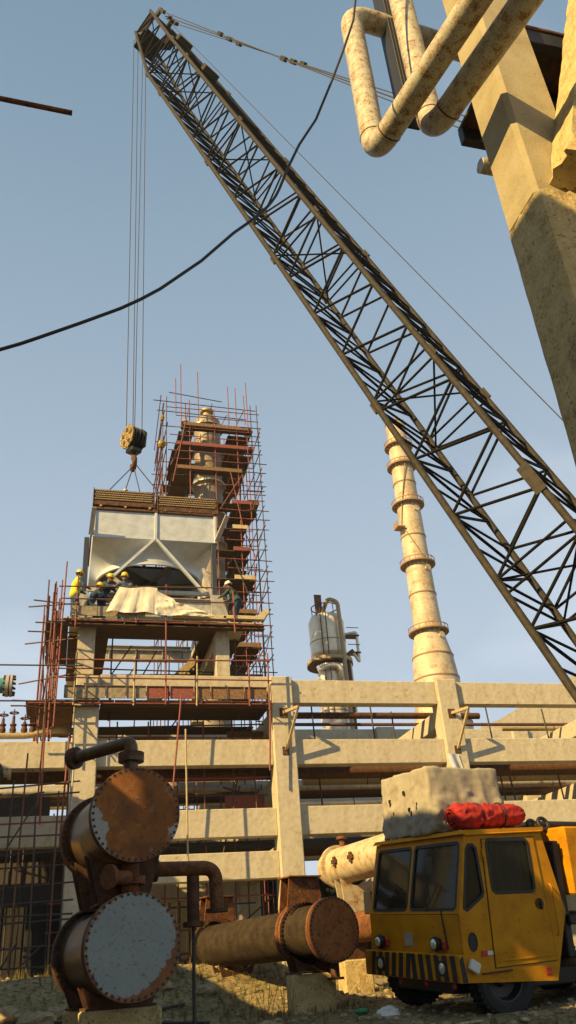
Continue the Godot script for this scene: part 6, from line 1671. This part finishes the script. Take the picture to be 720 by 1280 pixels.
func build_small_things():
	# canvas covered box on the crane roof
	var crane := get_node("mobile_crane") as Node3D
	var ct := crane.transform
	var t := thing("canvas_cover", "holed beige canvas cover over a box on the crane cab roof", "canvas cover", ct * Vector3(1.1, 2.3, -1.6))
	var tb := ct * Transform3D(Basis(Vector3.UP, deg_to_rad(-4)), Vector3(1.06, 2.80, -1.62))
	put(t, "cover", soft_box(Vector3(1.55, 1.12, 1.75), 36, 7, .022), M.canvas, tb)
	var hl := RandomNumberGenerator.new(); hl.seed = 21
	for k in 9:
		var p := Vector3(-.795, hl.randf_range(-.3, .22), hl.randf_range(-.55, .6))
		var h := []
		for j in 7: h.append(Vector2(cos(TAU * j / 7) * hl.randf_range(.012, .03), sin(TAU * j / 7) * hl.randf_range(.02, .06)))
		put(t, "hole", prism(h, -.02, .02), M.black, tb * Transform3D(Basis(Vector3.BACK, Vector3.UP, Vector3.LEFT), p))
	for z in [-.7, .7]: put(t, "foot_bar", chamfer_box(Vector3(1.5, .1, .08), .01), M.galv_dull, tb * Transform3D(Basis.IDENTITY, Vector3(0, -.55, z)))
	# red roll
	var r := thing("red_tarpaulin_roll", "rolled red tarpaulin lashed on the crane cab roof", "tarpaulin roll", ct * Vector3(.9, 2.3, -.45))
	var st := SurfaceTool.new(); st.begin(Mesh.PRIMITIVE_TRIANGLES); st.set_smooth_group(1)
	var no := FastNoiseLite.new(); no.seed = 2; no.frequency = 1.6; no.fractal_octaves = 4
	var prev := []
	for i in 49:
		var f := i / 48.0
		var x := lerpf(-.80, .82, f)
		var rad := .25 - .06 * pow(f, 2.0)
		for q in [.36, .66]: rad -= .03 * exp(-pow((f - q) / .022, 2))
		rad *= 1.0 - pow(absf(f - .5) * 2.0, 14.0) * .5
		var ring := []
		for k in 40:
			var a := TAU * k / 40
			var rr := rad * (1.0 + .16 * no.get_noise_3d(x * 2.2, cos(a) * 1.3, sin(a) * 1.3) + .04 * sin(a * 7.0 + x * 5.0) + .10 * no.get_noise_3d(x * 7.0 + 5.0, cos(a) * 3.0, sin(a) * 3.0) - .05 * absf(no.get_noise_3d(x * 12.0, cos(a) * 6.0, sin(a) * 6.0)))
			ring.append(Vector3(x, sin(a) * rr * .88, cos(a) * rr))
		if i > 0:
			for k in 40: face(st, [prev[k], prev[(k + 1) % 40], ring[(k + 1) % 40], ring[k]], Vector3(0, prev[k].y + ring[k].y, prev[k].z + ring[k].z))
		else: face(st, ring, Vector3.LEFT)
		if i == 48: face(st, ring, Vector3.RIGHT)
		prev = ring
	st.generate_normals()
	var rx := ct * Transform3D(Basis(Vector3.BACK, deg_to_rad(2)), Vector3(1.12, 2.48, -.38))
	put(r, "roll", st.commit(), M.red_cloth, rx)
	# spiral end of the roll
	var sp := []
	for k in 46:
		var a := k * .42
		sp.append(rx * Vector3(-.802, sin(a) * (.02 + k * .0037), cos(a) * (.02 + k * .0037)))
	put(r, "rolled_edge", sweep(sp, .011, 0, 6), M.red_cloth)
	for x in [-.215, .27]:
		put(r, "lashing", ring_mesh(.212, .012), M.black, rx * Transform3D(Basis(Vector3.BACK, PI / 2), Vector3(x, 0, 0)))
	# left edge: teal flanged pipe and valves on the rack
	var te := thing("teal_pipe_end", "teal painted pipe end with a bolted flange at the left edge", "pipe", Vector3(-1.8, 7.7, -22))
	put(te, "pipe", sweep([Vector3(-4.3, 8.0, -22), Vector3(-1.58, 8.0, -22)], .20, 0, 20), M.teal)
	put(te, "flange", sweep([Vector3(-1.60, 8.0, -22), Vector3(-1.52, 8.0, -22)], .29, 0, 28), M.galv_dull)
	put(te, "flange", sweep([Vector3(-1.49, 8.0, -22), Vector3(-1.43, 8.0, -22)], .29, 0, 28), M.galv_dull)
	var bl := put(te, "bolts", bolt_ring(12, .25, 0, .03, .30), M.dark_rust, Transform3D(Basis(Vector3.UP, Vector3.RIGHT, Vector3.FORWARD), Vector3(-1.51, 8.0, -22))); bl.set_meta("kind", "stuff")
	tube(te, "pipe_stand", Vector3(-4.1, .5, -22), Vector3(-4.1, 7.85, -22), .08, M.dark_rust)
	var vp := thing("valve_header", "pale header pipe lying on the beam at the left edge", "pipe", Vector3(-2, 7.48, -26))
	put(vp, "pipe", sweep([Vector3(-5, 7.72, -25.95), Vector3(-1.1, 7.72, -25.95), Vector3(-.3, 7.9, -25.95), Vector3(.4, 7.98, -26.6)], .10, .2, 16), M.scaf_pale)
	for k in 4:
		var x: float = [-1.85, -1.55, -1.22, -0.98][k]; var y: float = [8.35, 8.42, 8.25, 8.05][k]
		var v := thing("gate_valve", ["rusty gate valve at the far left edge above the beam", "tallest rusty gate valve on the left header", "rusty gate valve third along the left header", "small rusty gate valve nearest the scaffold on the left header"][k], "valve", Vector3(x, 7.8, -25.95), "gate valves on the left header")
		put(v, "body", lathe([[0, 7.78], [.09, 7.80], [.10, 7.9], [.07, 8.0], [.10, 8.03], [.10, 8.07], [.05, 8.09], [.04, y - .1]], 16), M.dark_rust, Transform3D(Basis.IDENTITY, Vector3(x, 0, -25.95)))
		tube(v, "stem", Vector3(x, y - .15, -25.95), Vector3(x, y + .12, -25.95), .018, M.scaf_brown)
		put(v, "handwheel", ring_mesh(.13, .017), M.dark_rust, Transform3D(Basis.IDENTITY, Vector3(x, y, -25.95)))
		tube(v, "spoke", Vector3(x - .12, y, -25.95), Vector3(x + .12, y, -25.95), .012, M.dark_rust)
	var bv := thing("bolted_valve", "black bolted valve body under the left beam", "valve", Vector3(-1.7, 6.3, -24.9))
	put(bv, "body", lathe([[0, 6.1], [.2, 6.15], [.26, 6.35], [.2, 6.55], [.12, 6.66]], 18), M.black_steel, Transform3D(Basis.IDENTITY, Vector3(-1.85, 0, -24.9)))
	put(bv, "branch", sweep([Vector3(-4, 6.4, -24.9), Vector3(-1.45, 6.36, -24.9)], .10, 0, 14), M.scaf_pale)
	put(bv, "flange", sweep([Vector3(-1.5, 6.36, -24.9), Vector3(-1.42, 6.36, -24.9)], .16, 0, 18), M.scaf_pale)
	# loose tubes on the spoil heap
	for s in [["long scaffold tube lying on the spoil heap", Vector3(1.2, ground_y(1.2, -16.9) + .06, -16.9), Vector3(2.7, ground_y(2.7, -16.2) + .06, -16.2)], ["short scaffold tube lying by the pipe loop", Vector3(1.9, ground_y(1.9, -17.6) + .05, -17.6), Vector3(2.5, ground_y(2.5, -17.8) + .05, -17.8)], ["scaffold tube lying across the heap at the left edge", Vector3(-1.6, ground_y(-1.6, -17.6) + .10, -17.6), Vector3(.4, ground_y(.4, -17.2) + .10, -17.2)]]:
		var u := thing("loose_tube", s[0], "scaffold tube", s[1], "loose tubes on the ground")
		tube(u, "tube", s[1], s[2], .026, M.scaf_dark)
	# stones
	var r3 := RandomNumberGenerator.new(); r3.seed = 33
	var sn := FastNoiseLite.new(); sn.seed = 8; sn.frequency = 1.5
	var rock := []
	for v in 3:
		var sm := SphereMesh.new(); sm.radius = 1; sm.height = 2; sm.radial_segments = 14; sm.rings = 8
		var a := sm.get_mesh_arrays()
		var vs: PackedVector3Array = a[Mesh.ARRAY_VERTEX]
		for i in vs.size(): vs[i] *= 1.0 + .45 * sn.get_noise_3dv(vs[i] * 1.1 + Vector3(v * 9, 0, 0))
		var s3 := SurfaceTool.new(); s3.begin(Mesh.PRIMITIVE_TRIANGLES); s3.set_smooth_group(-1)
		var ix: PackedInt32Array = a[Mesh.ARRAY_INDEX]
		for i in ix: s3.add_vertex(vs[i])
		s3.generate_normals()
		rock.append(s3.commit())
	var spots := [[-.15, -17.4, .26], [.15, -17.9, .16], [-.7, -18.0, .2], [2.9, -14.4, .12], [3.4, -14.8, .16], [3.2, -14.2, .09], [5.2, -14.6, .10], [5.6, -15.1, .13], [2.2, -18.6, .15], [3.0, -18.3, .17], [-1.2, -18.4, .24], [5.0, -13.6, .07], [5.5, -13.2, .06], [4.1, -14.0, .08], [2.6, -13.6, .08]]
	var stone_labels := ["big pale stone on the heap at the lower left edge", "small stone right of the big one at lower left", "rough stone on the heap left of the grey cover exchanger", "stone on the slope below the pipe loop", "larger stone on the slope below the dark exchanger", "pebble below the dark exchanger", "small stone left of the white plastic bag", "stone beside the white plastic bag", "stone on top of the heap behind the loose tubes", "stone on the heap under the rear of the dark exchanger", "stone at the far left edge of the heap", "pebble before the crane bumper", "smallest pebble near the crane bumper", "pebble in front of the square pier", "pebble at the foot of the pipe loop support"]
	for i in spots.size():
		var s: Array = spots[i]
		var o := MeshInstance3D.new(); o.name = numbered("stone"); o.mesh = rock[i % 3]; o.material_override = M.stone
		add_child(o)
		o.transform = Transform3D(Basis(Vector3.UP, r3.randf() * TAU).scaled(Vector3(s[2] * 1.3, s[2] * .7, s[2])), Vector3(s[0], ground_y(s[0], s[1]) + s[2] * .2, s[1]))
		o.set_meta("label", stone_labels[i]); o.set_meta("category", "stone"); o.set_meta("group", "stones on the ground")
	var gm := MultiMesh.new(); gm.transform_format = MultiMesh.TRANSFORM_3D; gm.mesh = rock[0]; gm.instance_count = 2600
	for i in gm.instance_count:
		var x := r3.randf_range(-3, 11); var z := -r3.randf_range(9.5, 22)
		var q := pow(r3.randf(), 3.0) * .05 + .010
		gm.set_instance_transform(i, Transform3D(Basis(Vector3(r3.randf() - .5, 1, r3.randf() - .5).normalized(), r3.randf() * TAU).scaled(Vector3(q * 1.3, q * .7, q)), Vector3(x, ground_y(x, z) + q * .2, z)))
	var gr := MultiMeshInstance3D.new(); gr.name = "rubble"; gr.multimesh = gm; gr.material_override = M.stone
	add_child(gr)
	gr.set_meta("kind", "stuff"); gr.set_meta("label", "small pale rubble scattered over the rough ground"); gr.set_meta("category", "rubble")
	# litter below the cab
	var lt := thing("plastic_bag", "crumpled white plastic bag on the ground before the bumper", "plastic bag", Vector3(5.35, ground_y(5.35, -14.6), -14.6))
	put(lt, "bag", rock[1], M.plastic, Transform3D(Basis.from_scale(Vector3(.20, .10, .14)), Vector3(5.35, ground_y(5.35, -14.6) + .06, -14.6)))
	var bx := thing("green_bottle", "small green plastic bottle beside the grey pier", "bottle", Vector3(5.05, ground_y(5.05, -15.1), -15.1))
	put(bx, "bottle", lathe([[0, -.12], [.04, -.12], [.045, -.10], [.045, .04], [.018, .09], [.018, .12], [0, .12]], 14), flat(.02, .20, .07, .3), Transform3D(Basis(Vector3.BACK, PI / 2), Vector3(5.05, ground_y(5.05, -15.1) + .05, -15.1)))
	# broken reeds standing by the pier
	var rd := thing("dry_reeds", "clump of dry reeds in front of the orange covered exchanger", "reeds", Vector3(3.75, ground_y(3.75, -15.6), -15.6))
	for k in 10:
		var b := Vector3(3.7 + r3.randf_range(-.25, .3), 0, -15.6 + r3.randf_range(-.3, .3)); b.y = ground_y(b.x, b.z) - .02
		tube(rd, "reed", b, b + Vector3(r3.randf_range(-.25, .25), r3.randf_range(.35, .95), r3.randf_range(-.2, .2)), .005, M.plank)
	# planks and scraps near the bumper
	for s in [["pale plank scrap lying under the crane bumper", Vector3(6.1, -13.2, .5), .55], ["pale plank scrap lying before the crane wheel", Vector3(6.9, -13.0, 1.2), .5], ["dark plank scrap lying near the orange covered exchanger", Vector3(4.9, -13.9, 2.2), .6]]:
		var p: Vector3 = s[1]
		var y := ground_y(p.x, p.y) + .03
		var o := thing("plank_scrap", s[0], "plank", Vector3(p.x, y - .03, p.y), "plank scraps on the ground")
		put(o, "board", chamfer_box(Vector3(s[2], .025, .1), .004), M.plank_pale if s[0].begins_with("pale") else M.plank, Transform3D(Basis(Vector3.UP, p.z), Vector3(p.x, y, p.y)))
